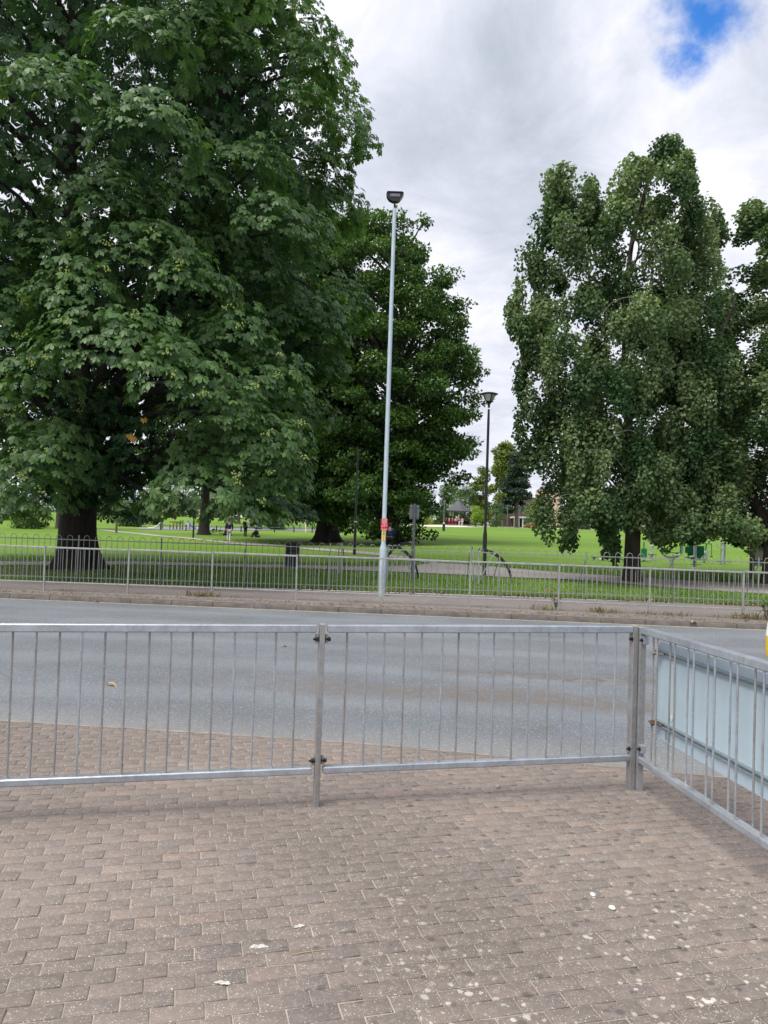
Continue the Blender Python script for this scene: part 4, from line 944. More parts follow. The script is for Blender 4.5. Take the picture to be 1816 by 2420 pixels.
# ================================================================== GYM EQUIPMENT (right of the lime trunk)
GG = 'green and grey outdoor gym machines'
def gym(px, py, label, rz=0):
    p, d = gnd(px, py); return thing('gym_machine', label, 'exercise machine', p, rz, GG), d/FPX
r, k = gym(1587, 1334, 'outdoor gym machine with a big grey U-frame and green arms')
m = MB(); W, H = 25*k, 62*k; pts = [(-W, 0, H)]
for i in range(13): a = PI+PI*i/12; pts.append((W*.55*math.cos(a)*1.8 if False else W*math.cos(a), 0, .30+W*.75+W*.75*math.sin(a)))
pts.append((W, 0, H)); m.tube(pts, .055, 10); m.build('frame', 'gymgrey', r, True)
for sx in (-1, 1):
    MB().tube([(sx*W*.78, -.1, H*.98), (sx*W*.76, -.1, H*.45), (sx*W*.6, -.1, .52), (sx*W*.3, -.1, .50)], .035, 8).build('arm', 'gymgreen', r, True)
    MB().tube([(sx*W*.8, -.16, H*.98), (sx*W*.8, .02, H*.98)], .085, 12).build('hub', 'gymgreen', r, True)
    MB().box((sx*W*.22, -.12, .52), (.22, .3, .03), bev=.01).build('pedal', 'bolt', r)
MB().tube([(0, 0, -.05), (0, 0, .33)], .09, 12).build('foot_post', 'gymgrey', r, True)
r, k = gym(1642, 1346, 'outdoor gym twin-seat machine on a grey pole with two green seats')
MB().tube([(0, 0, -.05), (0, 0, 80*k)], .068, 14).lathe((0, 0, 0), [(.15, 0), (.15, .02), (.07, .03)], 16).build('pole', 'gymgrey', r, True)
MB().box((-.04, .1, 62*k), (.34, .06, 60*k), bev=.02).build('mast', 'gymgreen', r)
for sx, z, w, h in ((-1, 46, 16, 16), (1, 42, 18, 28)):
    MB().plate(rrect(-w*k/2, -h*k/2, w*k/2, h*k/2, .05), .03, (sx*14*k, .06, z*k), (1, 0, 0), (0, 0, 1)).build('backrest', 'gymgreen', r)
    MB().tube([(sx*14*k, .1, (z-6)*k), (sx*14*k, .08, 27*k), (0, .05, 24*k)], .03, 8).build('bracket', 'gymgreen', r, True)
    MB().box((sx*13*k, -.1, 28*k if sx < 0 else 24*k), (18*k, .35, .05), bev=.02).build('seat', 'gymgreen', r)
for z in (12, 25): MB().box((0, -.1, z*k), (24*k, .05, .035), bev=.01).build('footrest', 'gymgrey', r)
MB().box((-5*k, -.2, 3*k), (7*k, .2, 4*k), bev=.02).build('step', 'white', r)
r, k = gym(1664, 1331, 'outdoor gym exercise bicycle with grey wheel and handlebars')
MB().tube([(.0, 0, 0), (.05, 0, 20*k), (.1, 0, 46*k)], .035, 8).tube([(0, 0, 9*k), (-.35, 0, 22*k)], .03, 8).build('frame', 'gymgreen', r, True)
m = MB(); m.tube([(.02, -.05, 13*k), (.02, .05, 13*k)], 7*k, 20); m.build('flywheel', 'gymgrey', r, True)
MB().tube([(-.25, 0, 47*k), (.35, 0, 46*k)], .025, 8).tube([(.34, 0, 46*k), (.34, 0, 18*k)], .02, 8).build('handlebar', 'gymgreen', r, True)
MB().tube([(.1, -.1, 25*k), (.1, .1, 25*k)], .1, 14).build('hub', 'gymgrey', r, True); MB().box((-.38, 0, 24*k), (.26, .2, .05), bev=.02).build('saddle', 'gymgreen', r)
MB().box((.34, 0, 16*k), (.1, .16, .05), bev=.01).build('pedal', 'bolt', r)
r, k = gym(1708, 1335, 'outdoor gym post with curved grey arms on a green back')
MB().tube([(0, 0, -.05), (0, 0, 56*k)], .07, 14).build('pole', 'gymgrey', r, True); MB().box((.05, .09, 28*k), (.2, .05, 54*k), bev=.02).build('mast', 'gymgreen', r)
for sx in (-1, 1):
    MB().tube([(sx*.05, -.05, 39*k), (sx*.18, -.05, 39*k), (sx*.30, -.05, 46*k), (sx*.31, -.05, 54*k)], .02, 8).build('arm', 'gymgrey', r, True); MB().box((sx*.22, -.12, 8*k), (.22, .16, .03), bev=.01).build('footrest', 'bolt', r)
MB().lathe((0, 0, 50*k), [(.08, 0), (.11, .03), (.11, .12), (.06, .16)], 14).build('collar', 'gymgrey', r, True)
r, k = gym(1540, 1325, 'outdoor gym cross-trainer with a grey panel and white handle')
MB().tube([(0, 0, 0), (0, 0, 18*k)], .06, 10).tube([(.02, 0, 16*k), (.06, 0, 36*k), (.08, 0, 46*k), (.02, 0, 50*k)], .035, 8).build('frame', 'gymgrey', r, True)
MB().plate(rrect(-6*k, -6*k, 6*k, 6*k, .04), .03, (-5*k, -.04, 51*k), (1, 0, 0), (0, 0, 1)).build('panel', 'grey', r); MB().tube([(-5*k, 0, 46*k), (-5*k, 0, 18*k)], .025, 8).build('stem', 'gymgrey', r, True)
MB().tube([(0, -.08, 15*k), (0, .08, 15*k)], 4.5*k, 16).build('hub', 'gymgrey', r, True); MB().box((0, -.1, 15*k), (20*k, .05, .03)).build('pedal', 'bolt', r); MB().box((-2*k, -.03, 36*k), (8*k, .06, .04), bev=.01).build('handle', 'white', r)
r, k = gym(1522, 1327, 'outdoor gym bench with green seat and back beside the lime trunk')
MB().plate(rrect(-.13, -.22, .13, .22, .04), .03, (.0, 0, 19*k), (1, 0, 0), (0, 0, 1)).build('backrest', 'gymgreen', r); MB().box((0, -.16, 5*k), (.5, .3, .05), bev=.02).build('seat', 'gymgrey', r); MB().box((0, 0, 4*k), (.08, .08, 9*k)).tube([(0, .03, 4*k), (0, .03, 46*k)], .03, 8).build('post', 'gymgreen', r)
r, k = gym(1459, 1327, 'outdoor gym post with white cap and green lever left of the lime trunk')
MB().tube([(0, 0, -.05), (0, 0, 54*k)], .065, 12).build('pole', 'gymgrey', r, True); MB().box((.02, -.02, 55*k), (.34, .2, .04), bev=.01).build('cap', 'white', r)
MB().tube([(-.32, -.06, 19*k), (-.12, -.06, 13*k), (.1, -.06, 9*k)], .04, 8).build('lever', 'bolt', r, True); MB().tube([(.08, -.1, 8*k), (.08, .1, 8*k)], .09, 14).build('hub', 'gymgreen', r, True); MB().tube([(.1, 0, 8*k), (.35, 0, 3*k)], .03, 8).build('foot', 'gymgreen', r, True)
r, k = gym(1425, 1323, 'low outdoor gym stepper post on a white base, furthest left')
MB().tube([(0, 0, -.05), (0, 0, 30*k)], .06, 12).build('pole', 'gymgrey', r, True); MB().box((0, 0, .03), (.26, .26, .06), bev=.02).build('base', 'white', r)
for sx in (-1, 1): MB().box((sx*.42 if sx < 0 else .2, -.05, 5*k), (.24, .12, .03), bev=.01).box((sx*.42 if sx < 0 else .2, -.05, 2*k), (.06, .06, 4*k)).build('step', 'bolt', r)
# noticeboard
p, d = gnd(1777, 1370); k = d/FPX
r = thing('noticeboard', 'cream and blue park noticeboard with brown post at the right edge', 'sign', p)
for x_ in (0, 1.55): MB().box((x_, 0, 42*k), (8.5*k, 8.5*k, 86*k), bev=.01).build('post', 'brownwood', r)
MB().box((.775, 0, 56*k), (1.4, .05, 48*k), bev=.01).build('board', 'cream', r); MB().box((.775, -.028, 42*k), (1.38, .006, 9*k)).build('stripe', 'bluepaint', r)

# ================================================================== BANDSTAND, BUILDING AND FAR THINGS
p, d = gnd(1082, 1242); k = d/FPX; print('gazebo', p, d)
r = thing('bandstand', 'octagonal bandstand with grey bell-cast roof and slender posts', 'bandstand', p, .2)
Rr = 36*k
MB().lathe((0, 0, 0), [(Rr*.92, -.3), (Rr*.92, .25), (Rr*.9, .26)], 8).build('base', 'brickwall', r)
rf = MB().lathe((0, 0, 0), [(Rr*.97, 33*k), (Rr, 33.5*k), (Rr*.99, 35*k), (Rr*.72, 40*k), (Rr*.42, 48*k), (Rr*.2, 56*k), (Rr*.13, 59*k)], 8).build('roof', 'roof', r)
MB().lathe((0, 0, 0), [(Rr*.14, 58*k), (Rr*.16, 59.5*k), (Rr*.1, 62*k), (.03, 67*k)], 8).build('finial', 'roof', rf)
for i in range(8):
    a = 2*PI*(i+.0)/8; MB().tube([(Rr*.85*math.cos(a), Rr*.85*math.sin(a), .2), (Rr*.85*math.cos(a), Rr*.85*math.sin(a), 34*k)], .08, 8).build('post', 'blackpaint', r, True)
m = MB()
for i in (0, 1, 2, 3, 4, 7): 
    a, b = 2*PI*i/8, 2*PI*(i+1)/8; m.bar((Rr*.85*math.cos(a), Rr*.85*math.sin(a), 1.1), (Rr*.85*math.cos(b), Rr*.85*math.sin(b), 1.1), .05, .05)
    m.bar((Rr*.85*math.cos(a), Rr*.85*math.sin(a), .7), (Rr*.85*math.cos(b), Rr*.85*math.sin(b), .7), .03, .7)
m.build('balustrade', 'blackpaint', r)
MB().box((-.8*12*k, Rr*.6, 28*k), (12*k, .1, 11*k)).build('screen', 'white', r)
for i, (px, top_, lg, lb) in enumerate([(1054, 'crimson', 'blackcloth', 'furthest left in the bandstand group'), (1061, 'pinkcloth', 'crimson', 'second in the bandstand group, wearing pale pink'), (1069, 'crimson', 'crimson', 'all in crimson at the middle of the bandstand'), (1077, 'paleshirt', 'crimson', 'in pale top beside the crimson-clad one in the bandstand'), (1085, 'crimson', 'greycloth', 'in crimson top and pale trousers in the bandstand'), (1092, 'pinkcloth', 'greycloth', 'furthest right in the bandstand group, in pink')]):
    q = foot(px, d-Rr*1.3); person('person '+lb, q, 1.7, R_.uniform(0, 6), top_, lg, 'stand', group='people gathered at the bandstand')
bd = 185.0; p = foot(1240, bd); k = bd/FPX
def zb(py, px=1240): return 1.6+(1258+.033*(px-908)-py)*k-p[2]
r = thing('building', 'dark brown brick hall with flat white porch canopy beyond the pine', 'building', p)
MB().box((-.5, 6, zb(1180)/2), (90*k, 10, zb(1180)+.6)).build('wall', 'brickwall', r)
for dx in (-34, -24, -10, -2, 10): 
    w_ = MB().box((dx*k, .92, (zb(1192)+zb(1206))/2), (5*k, .2, 14*k)).build('window', 'white', r); MB().box((dx*k, .80, (zb(1192)+zb(1206))/2), (4*k, .04, 12*k)).build('pane', 'winglass', w_)
MB().box((8*k, -2, zb(1224)), (84*k, 6, 3*k)).build('canopy', 'white', r)
for dx in (-32, -22, -13): MB().box((dx*k, -4.6, zb(1224)/2), (2.5*k, .25, zb(1224)+.4)).build('porch_post', 'white', r)
MB().box((18*k, -3.2, zb(1228)/2), (56*k, 2.5, zb(1228)+.4), bev=.05).build('store', 'teal', r)
p2 = foot(1282, 215.0); k2 = 215/FPX; z2 = 1.6+(1258+.033*374-1157)*k2-p2[2]
r = thing('building', 'tall peach rendered house end showing above the yellow-green shrub tree', 'building', p2)
MB().box((2, 4, z2*.5), (44*k2, 8, z2), bev=.02).build('wall', 'peach', r)
MB().plate([(-22*k2, 0), (22*k2, 0), (8*k2, 10*k2), (-8*k2, 10*k2)], 8.4, (2, 4, z2), (1, 0, 0), (0, 0, 1)).build('roof', 'roof', r); MB().box((2, -.1, z2-20*k2), (46*k2, .3, 2*k2)).build('string_course', 'cream', r)
w_ = MB().box((0, -.08, z2-32*k2), (8*k2, .2, 12*k2)).build('window', 'white', r); MB().box((0, -.2, z2-32*k2), (6.5*k2, .04, 10*k2)).build('pane', 'winglass', w_)
def house(px, d, w, top, label, mat):
    p = foot(px, d); k = d/FPX; zt = 1.6+(1258+.033*(px-908)-top)*k-p[2]; r = thing('house', label, 'building', p, R_.uniform(-.1, .1), 'pale houses beyond the park')
    MB().box((0, 4, zt*.35), (w*k, 8, zt*.7), bev=.02).build('wall', mat, r)
    MB().plate([(-w*k*.53, 0), (w*k*.53, 0), (w*k*.4, zt*.3), (-w*k*.4, zt*.3)], 8.6, (0, 4, zt*.7), (1, 0, 0), (0, 0, 1)).build('roof', 'roof', r)
    for i in range(4):
        for zf in (.2, .5): w_ = MB().box(((i-1.5)*w*k/4.4, -.02, zt*zf), (w*k*.1, .12, zt*.12)).build('window', 'white', r); MB().box(((i-1.5)*w*k/4.4, -.09, zt*zf), (w*k*.085, .03, zt*.10)).build('pane', 'winglass', w_)
house(400, 220, 170, 1188, 'pale cream house glimpsed behind the playground', 'cream'); house(250, 225, 110, 1192, 'peach house glimpsed right of the big chestnut trunk', 'peach'); house(560, 222, 120, 1196, 'white house glimpsed behind the walker', 'white'); house(20, 215, 80, 1192, 'pale house glimpsed at the far left edge', 'cream'); house(720, 220, 120, 1194, 'pale house glimpsed behind the swing frame', 'cream')
def car(px, d, label, rz):
    p = foot(px, d); r = thing('parked_car', label, 'car', p, rz, 'white cars parked beyond the park')
    side = [(-2.1, .35), (2.1, .35), (2.15, .7), (2.0, .9), (1.1, 1.0), (.4, 1.42), (-1.2, 1.45), (-1.9, 1.0), (-2.15, .9)]
    MB().plate(side, 1.7, (0, 0, 0), (1, 0, 0), (0, 0, 1)).build('body', 'carwhite', r)
    MB().plate([(-1.6, 1.0), (.95, 1.0), (.35, 1.36), (-1.15, 1.38)], 1.73, (0, 0, 0), (1, 0, 0), (0, 0, 1)).build('windows', 'winglass', r)
    for x in (-1.3, 1.3):
        for y in (-.8, .8): MB().tube([(x, y-.1, .32), (x, y+.1, .32)], .32, 14).build('wheel', 'tyre', r, True)
    for y in (-.55, .55): MB().box((2.13, y, .72), (.06, .3, .12)).build('headlight', 'glass', r)
car(548, 150, 'white car glimpsed beyond the walker', .1); car(718, 152, 'white car glimpsed beside the swing frame', 3.0)
# playground and small things
p, d = gnd(737, 1257); k = d/FPX
r = thing('swing_frame', 'pale yellow A-frame swings left of the second chestnut trunk', 'swing', p, .15); W, H = 15*k, 48*k
for sx in (-1, 1): MB().tube([(sx*W, -.9, -.05), (sx*W, 0, H), (sx*W, .9, -.05)], .05, 8).build('side_frame', 'cream', r, True)
MB().tube([(-W, 0, H), (W, 0, H)], .05, 8).build('crossbar', 'cream', r, True)
for sx in (-.4, .4): MB().tube([(sx*W-.2, 0, H), (sx*W-.2, 0, .55)], .012, 5).tube([(sx*W+.2, 0, H), (sx*W+.2, 0, .55)], .012, 5).box((sx*W, 0, .53), (.45, .2, .05)).build('swing_seat', 'bolt', r)
fp = [(380, 1253), (440, 1254), (512, 1256), (570, 1257), (649, 1258), (695, 1258.5), (738, 1259), (786, 1259), (860, 1258), (884, 1256)]
P0, _ = gnd(600, 1257)
r = thing('rail_fence', 'low dark post-and-rail fence round the playground', 'fence', P0); prev = None
for px, py in fp:
    q, d = gnd(px, py); q = Vector(q)-Vector(P0); MB().tube([q+Vector((0, 0, -.05)), q+Vector((0, 0, 14*d/FPX))], .06, 8).build('post', 'blackpaint', r, True)
    if prev is not None: MB().tube([prev+Vector((0, 0, 11*d/FPX)), q+Vector((0, 0, 11*d/FPX))], .03, 6).build('rail', 'grey', r, True)
    prev = q
def smallbin(px, py, hp, wp, mat, name, label, cat, capm=None):
    p, d = gnd(px, py); k = d/FPX; r = thing(name, label, cat, p)
    MB().box((0, 0, hp*k*.45), (wp*k, wp*k*.8, hp*k*.9+.05), bev=.04).build('body', mat, r); MB().box((0, 0, hp*k*.95), (wp*k*1.08, wp*k*.9, hp*k*.09), bev=.03).build('lid', capm or mat, r); MB().box((0, -wp*k*.41, hp*k*.7), (wp*k*.6, .02, hp*k*.12)).build('slot', 'black', r)
smallbin(614, 1252, 13, 11.5, 'bingreen', 'litter_bin', 'dark green litter bin on the playground edge', 'litter bin')
smallbin(877, 1256, 14.5, 14, 'post', 'litter_bin', 'grey box bin at the rail fence end left of the street lamp', 'litter bin')
smallbin(1002+28, 1239, 11, 16, 'bindark', 'planter', 'black planter box left of the bandstand', 'planter')
p, d = gnd(1049, 1255); k = d/FPX; r = thing('waste_bollard', 'dark blue round litter bin with pale pink top on the far lawn', 'litter bin', p)
MB().lathe((0, 0, 0), [(3*k, -.05), (3.1*k, 15*k), (3.1*k, 17*k)], 16).build('body', 'navy', r, True); MB().lathe((0, 0, 17*k), [(3*k, 0), (2.6*k, 2.5*k), (1.2*k, 3.8*k)], 16).build('lid', 'pinkcloth', r, True)
p, d = gnd(1049, 1243); r = thing('lamp_pole', 'thin grey pole at the left of the bandstand', 'pole', p); MB().tube([(0, 0, -.05), (0, 0, 55*d/FPX)], .09, 8).build('shaft', 'post', r, True); MB().lathe((0, 0, 55*d/FPX), [(.1, 0), (.3, .2), (.1, .3)], 10).build('lantern', 'post', r, True)
for px, py, tp, lb in ((1199, 1247, 1198, 'thin lamp pole left of the porch'), (1226, 1248, 1198, 'thin lamp pole in front of the teal store')):
    p, d = gnd(px, py); r = thing('lamp_pole', lb, 'pole', p, 0, 'thin lamp poles by the brown building'); MB().tube([(0, 0, -.05), (0, 0, (py-tp)*d/FPX)], .07, 8).build('shaft', 'post', r, True); MB().lathe((0, 0, (py-tp)*d/FPX), [(.08, 0), (.28, .2), (.1, .3)], 10).build('lantern', 'post', r, True)
p, d = gnd(1260, 1248); k = d/FPX; cr = Crown(); r = thing('straw_bed', 'tawny mound of dry grass in front of the teal store', 'plant bed', p); bough_loose(cr, np.array([0, 0, 1.5*k]), (19*k, 6*k, 7*k), 900, .5, .5, RH, -.5, .3); cr.build('stalks', 'straw', r)
p, d = gnd(999, 1239); k = d/FPX; r = thing('carved_panel', 'orange carved timber screen left of the bandstand', 'screen', p)
for i in range(5): MB().plate([(-.35, 0), (.35, 0), (.42, 8*k), (.1, (15+2*math.sin(i*2))*k), (-.3, 11*k)], .15, ((i-2)*2*k, 0, 0), (1, 0, 0), (0, 0, 1)).build('plank', 'orangewood', r)
p, d = gnd(1013, 1240); k = d/FPX; r = thing('carved_panel', 'yellow curved timber screen left of the bandstand', 'screen', p)
for i in range(6): MB().plate([(-.8*k, 0), (.8*k, 0), (1.2*k, 9*k), (.3*k, (16+1.5*math.sin(i*1.7))*k), (-.9*k, 12*k)], .15, ((i-2.5)*2.3*k, 0, 0), (1, 0, 0), (0, 0, 1)).build('plank', 'yellowwood', r)
p, d = gnd(466, 1252); k = d/FPX; r = thing('slide', 'blue and white playground slide right of the slim dark pole', 'slide', p)
MB().tube([(-22*k, 0, 20*k), (-14*k, 0, 9*k), (-6*k, 0, 4.5*k), (10*k, 0, 2*k)], 2.2*k, 8).build('chute', 'slideblue', r, True)
MB().box((-20*k, 0, 8*k), (5*k, 1, 16*k)).build('tower', 'cream', r); MB().tube([(2*k, -.4, 0), (2*k, -.4, 4*k), (12*k, -.4, 3*k)], .06, 6).build('rail', 'white', r, True)
p, d = gnd(362, 1250); k = d/FPX; r = thing('slide', 'white curved chute left of the playground poles', 'slide', p)
MB().tube([(18*k, 0, 17*k), (10*k, 0, 8*k), (0, 0, 2.5*k), (-12*k, 0, 1.5*k)], 1.2*k, 8).build('chute', 'white', r, True); MB().tube([(18*k, 0, 0), (18*k, 0, 18*k)], .08, 6).tube([(22*k, 0, 0), (22*k, 0, 16*k)], .08, 6).build('ladder', 'post', r, True)
p, d = gnd(418, 1251); k = d/FPX; r = thing('climbing_frame', 'yellow and green climbing frame behind the white chute', 'climbing frame', p)
for dx in (-16, -8, 0, 8, 14): MB().tube([(dx*k, 0, -.05), (dx*k, 0, (18+4*math.sin(dx))*k)], .07, 6).build('pole', 'post', r, True)
MB().box((0, 0, 17*k), (20*k, 1, 3*k)).build('deck', 'far4', r); MB().box((-4*k, 0, 13*k), (20*k, .8, 3*k)).build('panel', 'yellow', r)
p, d = gnd(275, 1259); k = d/FPX; r = thing('marker_post', 'short dark wooden post in the lawn right of the big chestnut trunk', 'post', p); MB().tube([(0, 0, -.05), (0, 0, 28*k)], .09, 10).build('shaft', 'brownwood', r, True); MB().lathe((0, 0, 28*k), [(.1, 0), (.12, .05), (.05, .12)], 10).build('cap', 'blackpaint', r, True)

# ================================================================== VEGETATION ON THE GROUND, LITTER
def blades(name, pos, h, mat, tint, kind='stuff', w=.16, lean=.35):
    n = len(pos); ax = np.stack([rng.normal(size=n)*lean, rng.normal(size=n)*lean, np.ones(n)], 1); nr = np.stack([rng.normal(size=n), rng.normal(size=n), np.zeros(n)], 1)
    tv = np.array([(-.5*w, 0, 0), (.5*w, 0, 0), (.25*w, .6, .08), (0, 1, .3)]); tf = np.array([(0, 1, 2, 3)])
    V, F, T = place_leaves(pos, ax, nr, h, tv, tf, tint); return bigmesh(name, V, F, mat, None, T, kind)
N = 110000
dy = rng.uniform(0, 1, N)**1.5*11; x = rng.uniform(-1, 1, N)*(12.0+dy*.3)
y = verge_y(x)+.05+dy
PN = np.array([gnd(*q)[0] for q in pn]); PF = np.array([gnd(*q)[0] for q in pf])
o1, o2 = np.argsort(PN[:, 0]), np.argsort(PF[:, 0])
ynear = np.interp(x, PN[o1, 0], PN[o1, 1]); yfar = np.interp(x, PF[o2, 0], PF[o2, 1])
bare_ = .75*np.exp(-dy/.45)+.62*np.exp(-((x-tA[0])**2/22+(y-23.6)**2/4.5))
keep = ((y < ynear-.03) | (y > yfar+.03)) & (rng.uniform(0, 1, N) > bare_*.9)
x, y = x[keep], y[keep]
pos = np.stack([x, y, park_h(x, y)-.005], 1)
patch = .5+.3*np.sin(x*1.3+y)*np.sin(y*1.9-x*.6)
blades('grass', pos, rng.uniform(.03, .075, len(pos)), 'blade', np.clip(patch+rng.normal(size=len(pos))*.2, 0, 1), w=.3)
def flakes(name, pos, size, mat, tint):
    n = len(pos); ax = rng.normal(size=(n, 3))*[1, 1, .25]; nr = rng.normal(size=(n, 3))*.45+[0, 0, 1]
    V, F, T = place_leaves(pos, ax, nr, size, *RH, tint); o = bigmesh(name, V, F, mat, None, T, 'stuff'); return o
n = 5200; x = rng.uniform(-12, 12, n); y = verge_y(x)+rng.normal(size=n)*.14+.22; sel = rng.uniform(0, 1, n) < np.where(x > -2.5, 1, .35)*(.55+.45*np.sin(x*2.1)); x, y = x[sel], y[sel]
flakes('leaf_litter', np.stack([x, y, np.where(y > verge_y(x), park_h(x, y), -.0)+.012], 1), rng.uniform(.03, .085, len(x)), 'litter', rng.uniform(0, 1, len(x))**1.3)
n = 2600; x = rng.uniform(-12, 12, n); t = rng.uniform(0, 1, n)**.7; y = kerb_y(x)+.2+t*.6
flakes('kerbside_debris', np.stack([x, y, -.05+.05*(y-kerb_y(x))/4+.012+.01*rng.uniform(0, 1, n)], 1), rng.uniform(.012, .05, n), 'litter', rng.uniform(0, .8, n))
# weeds along the kerb: grassy tufts
tx = [(-7.3, .5), (-4.3, .9), (-4.0, .8), (-3.4, .4), (-5.6, .3), (2.4, .4), (3.6, .9), (4.9, .9), (5.1, .6), (5.9, .6), (6.5, .7), (7.4, .5), (7.9, .9), (8.2, 1.0), (-.6, .35), (-1.6, .3)]
P, Hh = [], []
for cx, s in tx:
    for _ in range(int(95*s)):
        a = R_.gauss(0, .16*s+.05); xx = cx+a; yy = rail_y(cx)-.12+R_.gauss(0, .07); P.append((xx, yy, gz(xx, yy)+.01)); Hh.append(R_.uniform(.04, .17)*s+.02)
P = np.array(P); blades('kerbside_weeds', P, np.array(Hh), 'dry', np.clip(rng.normal(size=len(P))*.25+.6, 0, 1), w=.09, lean=.5)
def weed(px, py, h, label, mat, n, name='weed'):
    p, d = gnd(px, py); r = thing(name, label, 'weed', p, 0, 'scrubby weeds at the far kerb'); m = MB(); cr = Crown(); tips = []
    for k in range(n):
        a = R_.uniform(0, 6.3); L = h*R_.uniform(.6, 1.05); e = np.array([math.cos(a)*L*.35, math.sin(a)*L*.3, L])
        Pm = spline([np.zeros(3), e*np.array([.35, .35, .55]), e], 4); m.tube([Vector(q) for q in Pm], [.006*(1-.7*i/(len(Pm)-1)) for i in range(len(Pm))], 4, False)
        for _ in range(4): tips.append(e*R_.uniform(.4, 1)+np.array([R_.gauss(0, .03), R_.gauss(0, .03), R_.gauss(0, .03)]))
    T_ = np.array(tips); cr.add(*place_leaves(T_, rng.normal(size=(len(T_), 3)), rng.normal(size=(len(T_), 3)), rng.uniform(.03, .07, len(T_)), *RH, rng.uniform(0, 1, len(T_)))); m.build('stems', 'brownwood', r); cr.build('leaves', mat, r)
weed(1314, 1442, .34, 'brown dead weed beside a far guardrail post', 'dry', 12); weed(1812, 1466, .46, 'dark twiggy weed at the right end of the far guardrail', 'far5', 22); weed(1296, 1402, .16, 'small pale flowering weed behind the far guardrail', 'straw', 8)
# loose leaves, stones, twigs on the road and paving
def leafbit(px, py, s, mat, label, name='fallen_leaf', rz=0):
    p, d = gnd(px, py); r = thing(name, label, 'leaf', (p[0], p[1], p[2]+.006), rz)
    m = MB(); pts = []
    for i in range(7): t = i/6; pts.append((s*(t-.5), 0, .18*s*math.sin(t*4+rz)))
    vs, fs = [], []
    for i, q in enumerate(pts):
        w = s*.28*math.sin(PI*(i+.4)/6.8); vs += [(q[0], -w, q[2]+.12*s*R_.random()), (q[0], 0, q[2]), (q[0], w, q[2]+.15*s*R_.random())]
    for i in range(6):
        for k in (0, 1): fs.append((i*3+k, i*3+3+k, i*3+4+k, i*3+1+k))
    m.add(vs, fs).build('blade', mat, r, True); MB().tube([(s*.5, 0, 0), (s*.75, .02*s, .02)], .02*s, 5).build('stalk', mat, r)
leafbit(264, 1621, .11, 'straw', 'curled pale leaf lying on the road left of centre'); leafbit(672, 1529, .10, 'straw', 'small pale leaf on the road left of the rusty post', rz=.5); leafbit(231, 1424, .16, 'orangewood', 'upturned brown leaf at the far kerb', rz=.9); leafbit(1641, 1474, .13, 'yellowwood', 'yellowing leaf on the yellow line at the far kerb', rz=.3)
for px, py, s, lb in ((1177, 1862, .016, 'grey stone on the paving below the front rail'), (762, 1844, .009, 'small tan stone right of the rusty post foot'), (1447, 2148, .012, 'pale pebble on the lichen-spotted paving'), (1401, 2116, .010, 'white pebble left of the pale pebble on the paving')):
    p, d = gnd(px, py); m = MB(); m.lathe((0, 0, 0), [(s*.7, -.002), (s*1.1, s*.3), (s*.9, s*.9), (s*.3, s*1.2)], 7, 1.25, .9); r = m.build('stone', 'stone' if s > .0125 or 'tan' in lb else 'white', None, True); r.location = p; r.rotation_euler = (0, 0, R_.uniform(0, 6)); tag(r, lb, 'stone', 'stones on the block paving')
p, d = gnd(735, 2254); r = MB().tube([(-.07, -.01, .004), (-.02, .003, .006), (.06, .018, .004)], .0016, 5).build('twig', 'straw'); r.location = p; r.rotation_euler = (0, 0, .12); tag(r, 'thin pale straw lying on the paving near the bird droppings', 'twig')
for i, (px, py, s, lb) in enumerate([(707, 2190, .045, 'white bird dropping splashed on a paving block, the further one'), (612, 2238, .06, 'largest white bird dropping, starred across the paving joint'), (527, 2324, .05, 'white bird dropping nearest the bottom of the photo')]):
    p, d = gnd(px, py); m = MB(); vs = [(0, 0, .0035)]; n = 28
    for k in range(n): a = 2*PI*k/n; q = s*(.30+.10*math.sin(a*2+i)+.07*math.sin(a*5+i*2)+.05*R_.random()); vs.append((q*math.cos(a)*1.35, q*math.sin(a)*.9, .003))
    m.add(vs, [(0, 1+k, 1+(k+1) % n) for k in range(n)])
    r = m.build('bird_dropping', 'dropping'); r.location = p; tag(r, lb, 'bird dropping', 'bird droppings on the paving')

# ================================================================== LIGHT, SKY, CAMERA
ELEV, AZ = math.radians(58), math.radians(-128)     # azimuth from +Y towards +X
sd = Vector((math.sin(AZ)*math.cos(ELEV), math.cos(AZ)*math.cos(ELEV), math.sin(ELEV)))
sun = bpy.data.lights.new('sun', 'SUN'); sun.energy = 2.4; sun.angle = math.radians(38); sun.color = (1, .95, .87)
so = bpy.data.objects.new('sun', sun); COL.objects.link(so); so.rotation_euler = (-sd).to_track_quat('-Z', 'Y').to_euler(); so.location = (-30, 10, 60)
w = bpy.data.worlds.new('World'); S.world = w; w.use_nodes = True; nt = w.node_tree; nt.nodes.clear()
tc = nt.nodes.new('ShaderNodeTexCoord').outputs['Generated']
sky = nt.nodes.new('ShaderNodeTexSky'); sky.sky_type = 'NISHITA'; sky.sun_disc = False; sky.sun_elevation = ELEV; sky.sun_rotation = AZ; sky.ozone_density = 3.0; sky.air_density = .85; sky.dust_density = 0; sky.altitude = 3000
sep = nt.nodes.new('ShaderNodeSeparateXYZ'); nt.links.new(tc, sep.inputs[0])
den = math_(nt, 'ADD', math_(nt, 'MAXIMUM', sep.outputs[2], 0), .22)
comb = nt.nodes.new('ShaderNodeCombineXYZ'); nt.links.new(math_(nt, 'DIVIDE', sep.outputs[0], den), comb.inputs[0]); nt.links.new(math_(nt, 'DIVIDE', sep.outputs[1], den), comb.inputs[1]); cv = comb.outputs[0]
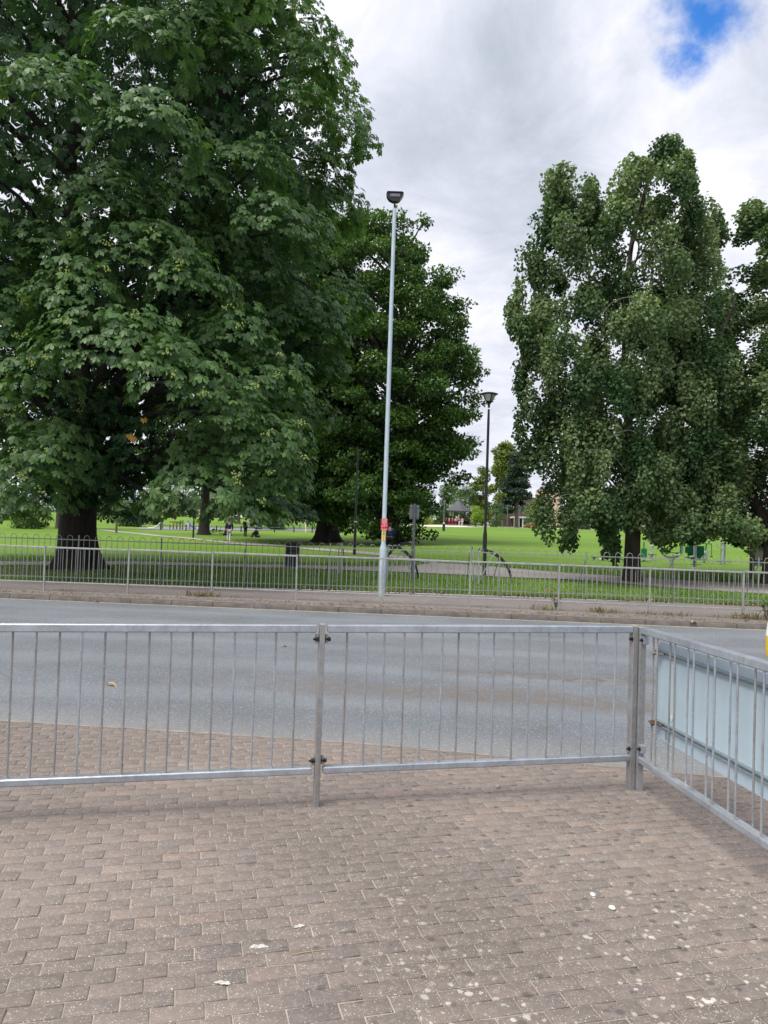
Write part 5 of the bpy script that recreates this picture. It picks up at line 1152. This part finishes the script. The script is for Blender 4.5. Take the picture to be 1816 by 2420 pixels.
def lobe(px, py, r_in, r_out, wob=.05):     # soft region of sky round a direction; radii in degrees
    d = unit(ray(px, py)); vm = nt.nodes.new('ShaderNodeVectorMath'); vm.operation = 'DOT_PRODUCT'; vm.inputs[1].default_value = tuple(d)
    nt.links.new(tc, vm.inputs[0]); ang = math_(nt, 'ARCCOSINE', vm.outputs['Value'])
    n_ = math_(nt, 'MULTIPLY', math_(nt, 'SUBTRACT', noise(nt, 9, 6, .62, tc), .5), wob*2)
    return maprange(nt, math_(nt, 'ADD', ang, n_), math.radians(r_in), math.radians(r_out), 1, 0, True)
f1 = noise(nt, 1.5, 9, .58, cv, .4); f2 = noise(nt, 4.2, 9, .66, cv, .6)
val = math_(nt, 'ADD', math_(nt, 'MULTIPLY', f1, .68), math_(nt, 'MULTIPLY', f2, .44))
for (px, py, a, b, k) in ((1130, 330, 3, 13, -.13), (1120, 180, 2, 9, -.04), (1010, 610, 1, 7, .10), (1390, 150, 1, 5, .08), (1560, 420, 2, 9, .08), (820, 120, 2, 9, .05), (1780, 200, 1, 5, -.03), (1250, 60, 1, 4, -.06), (1230, 640, 2, 7, -.03), (1000, 880, 2, 9, .02)):
    val = math_(nt, 'ADD', val, math_(nt, 'MULTIPLY', lobe(px, py, a, b, .06), k))
cloud = ramp(nt, [(.27, (.42, .475, .545)), (.47, (.64, .675, .77)), (.60, (.84, .85, .95)), (.73, (1.04, 1.04, 1.10))], val)
hole = math_(nt, 'MAXIMUM', math_(nt, 'MAXIMUM', lobe(1665, 30, 1.0, 4.3, .085), lobe(1625, 125, .2, 3.3, .09)), math_(nt, 'MULTIPLY', lobe(1395, 740, .1, 1.4, .03), .9))
bg1 = nt.nodes.new('ShaderNodeBackground'); nt.links.new(mixc(nt, 1.0, sky.outputs[0], (.55, 1.25, 1.8), 'MULTIPLY'), bg1.inputs[0]); bg1.inputs[1].default_value = .12
bg2 = nt.nodes.new('ShaderNodeBackground'); nt.links.new(cloud, bg2.inputs[0]); bg2.inputs[1].default_value = .66
mx_ = nt.nodes.new('ShaderNodeMixShader'); nt.links.new(hole, mx_.inputs[0]); nt.links.new(bg2.outputs[0], mx_.inputs[1]); nt.links.new(bg1.outputs[0], mx_.inputs[2])
out = nt.nodes.new('ShaderNodeOutputWorld'); nt.links.new(mx_.outputs[0], out.inputs[0])
cam = bpy.data.cameras.new('camera'); co = bpy.data.objects.new('camera', cam); COL.objects.link(co)
cam.sensor_fit = 'VERTICAL'; cam.sensor_height = 24; cam.lens = 24*FPX/2420; cam.clip_start = .05; cam.clip_end = 2000
co.matrix_world = Matrix((( _R[0], _U[0], -_F[0], CAM[0]), (_R[1], _U[1], -_F[1], CAM[1]), (_R[2], _U[2], -_F[2], CAM[2]), (0, 0, 0, 1)))
S.camera = co
S.view_settings.view_transform = 'Standard'; S.view_settings.look = 'None'; S.view_settings.exposure = .8; S.view_settings.gamma = 1
try: S.cycles.max_bounces = 8; S.cycles.transparent_max_bounces = 8; S.cycles.sample_clamp_indirect = 6
except Exception: pass
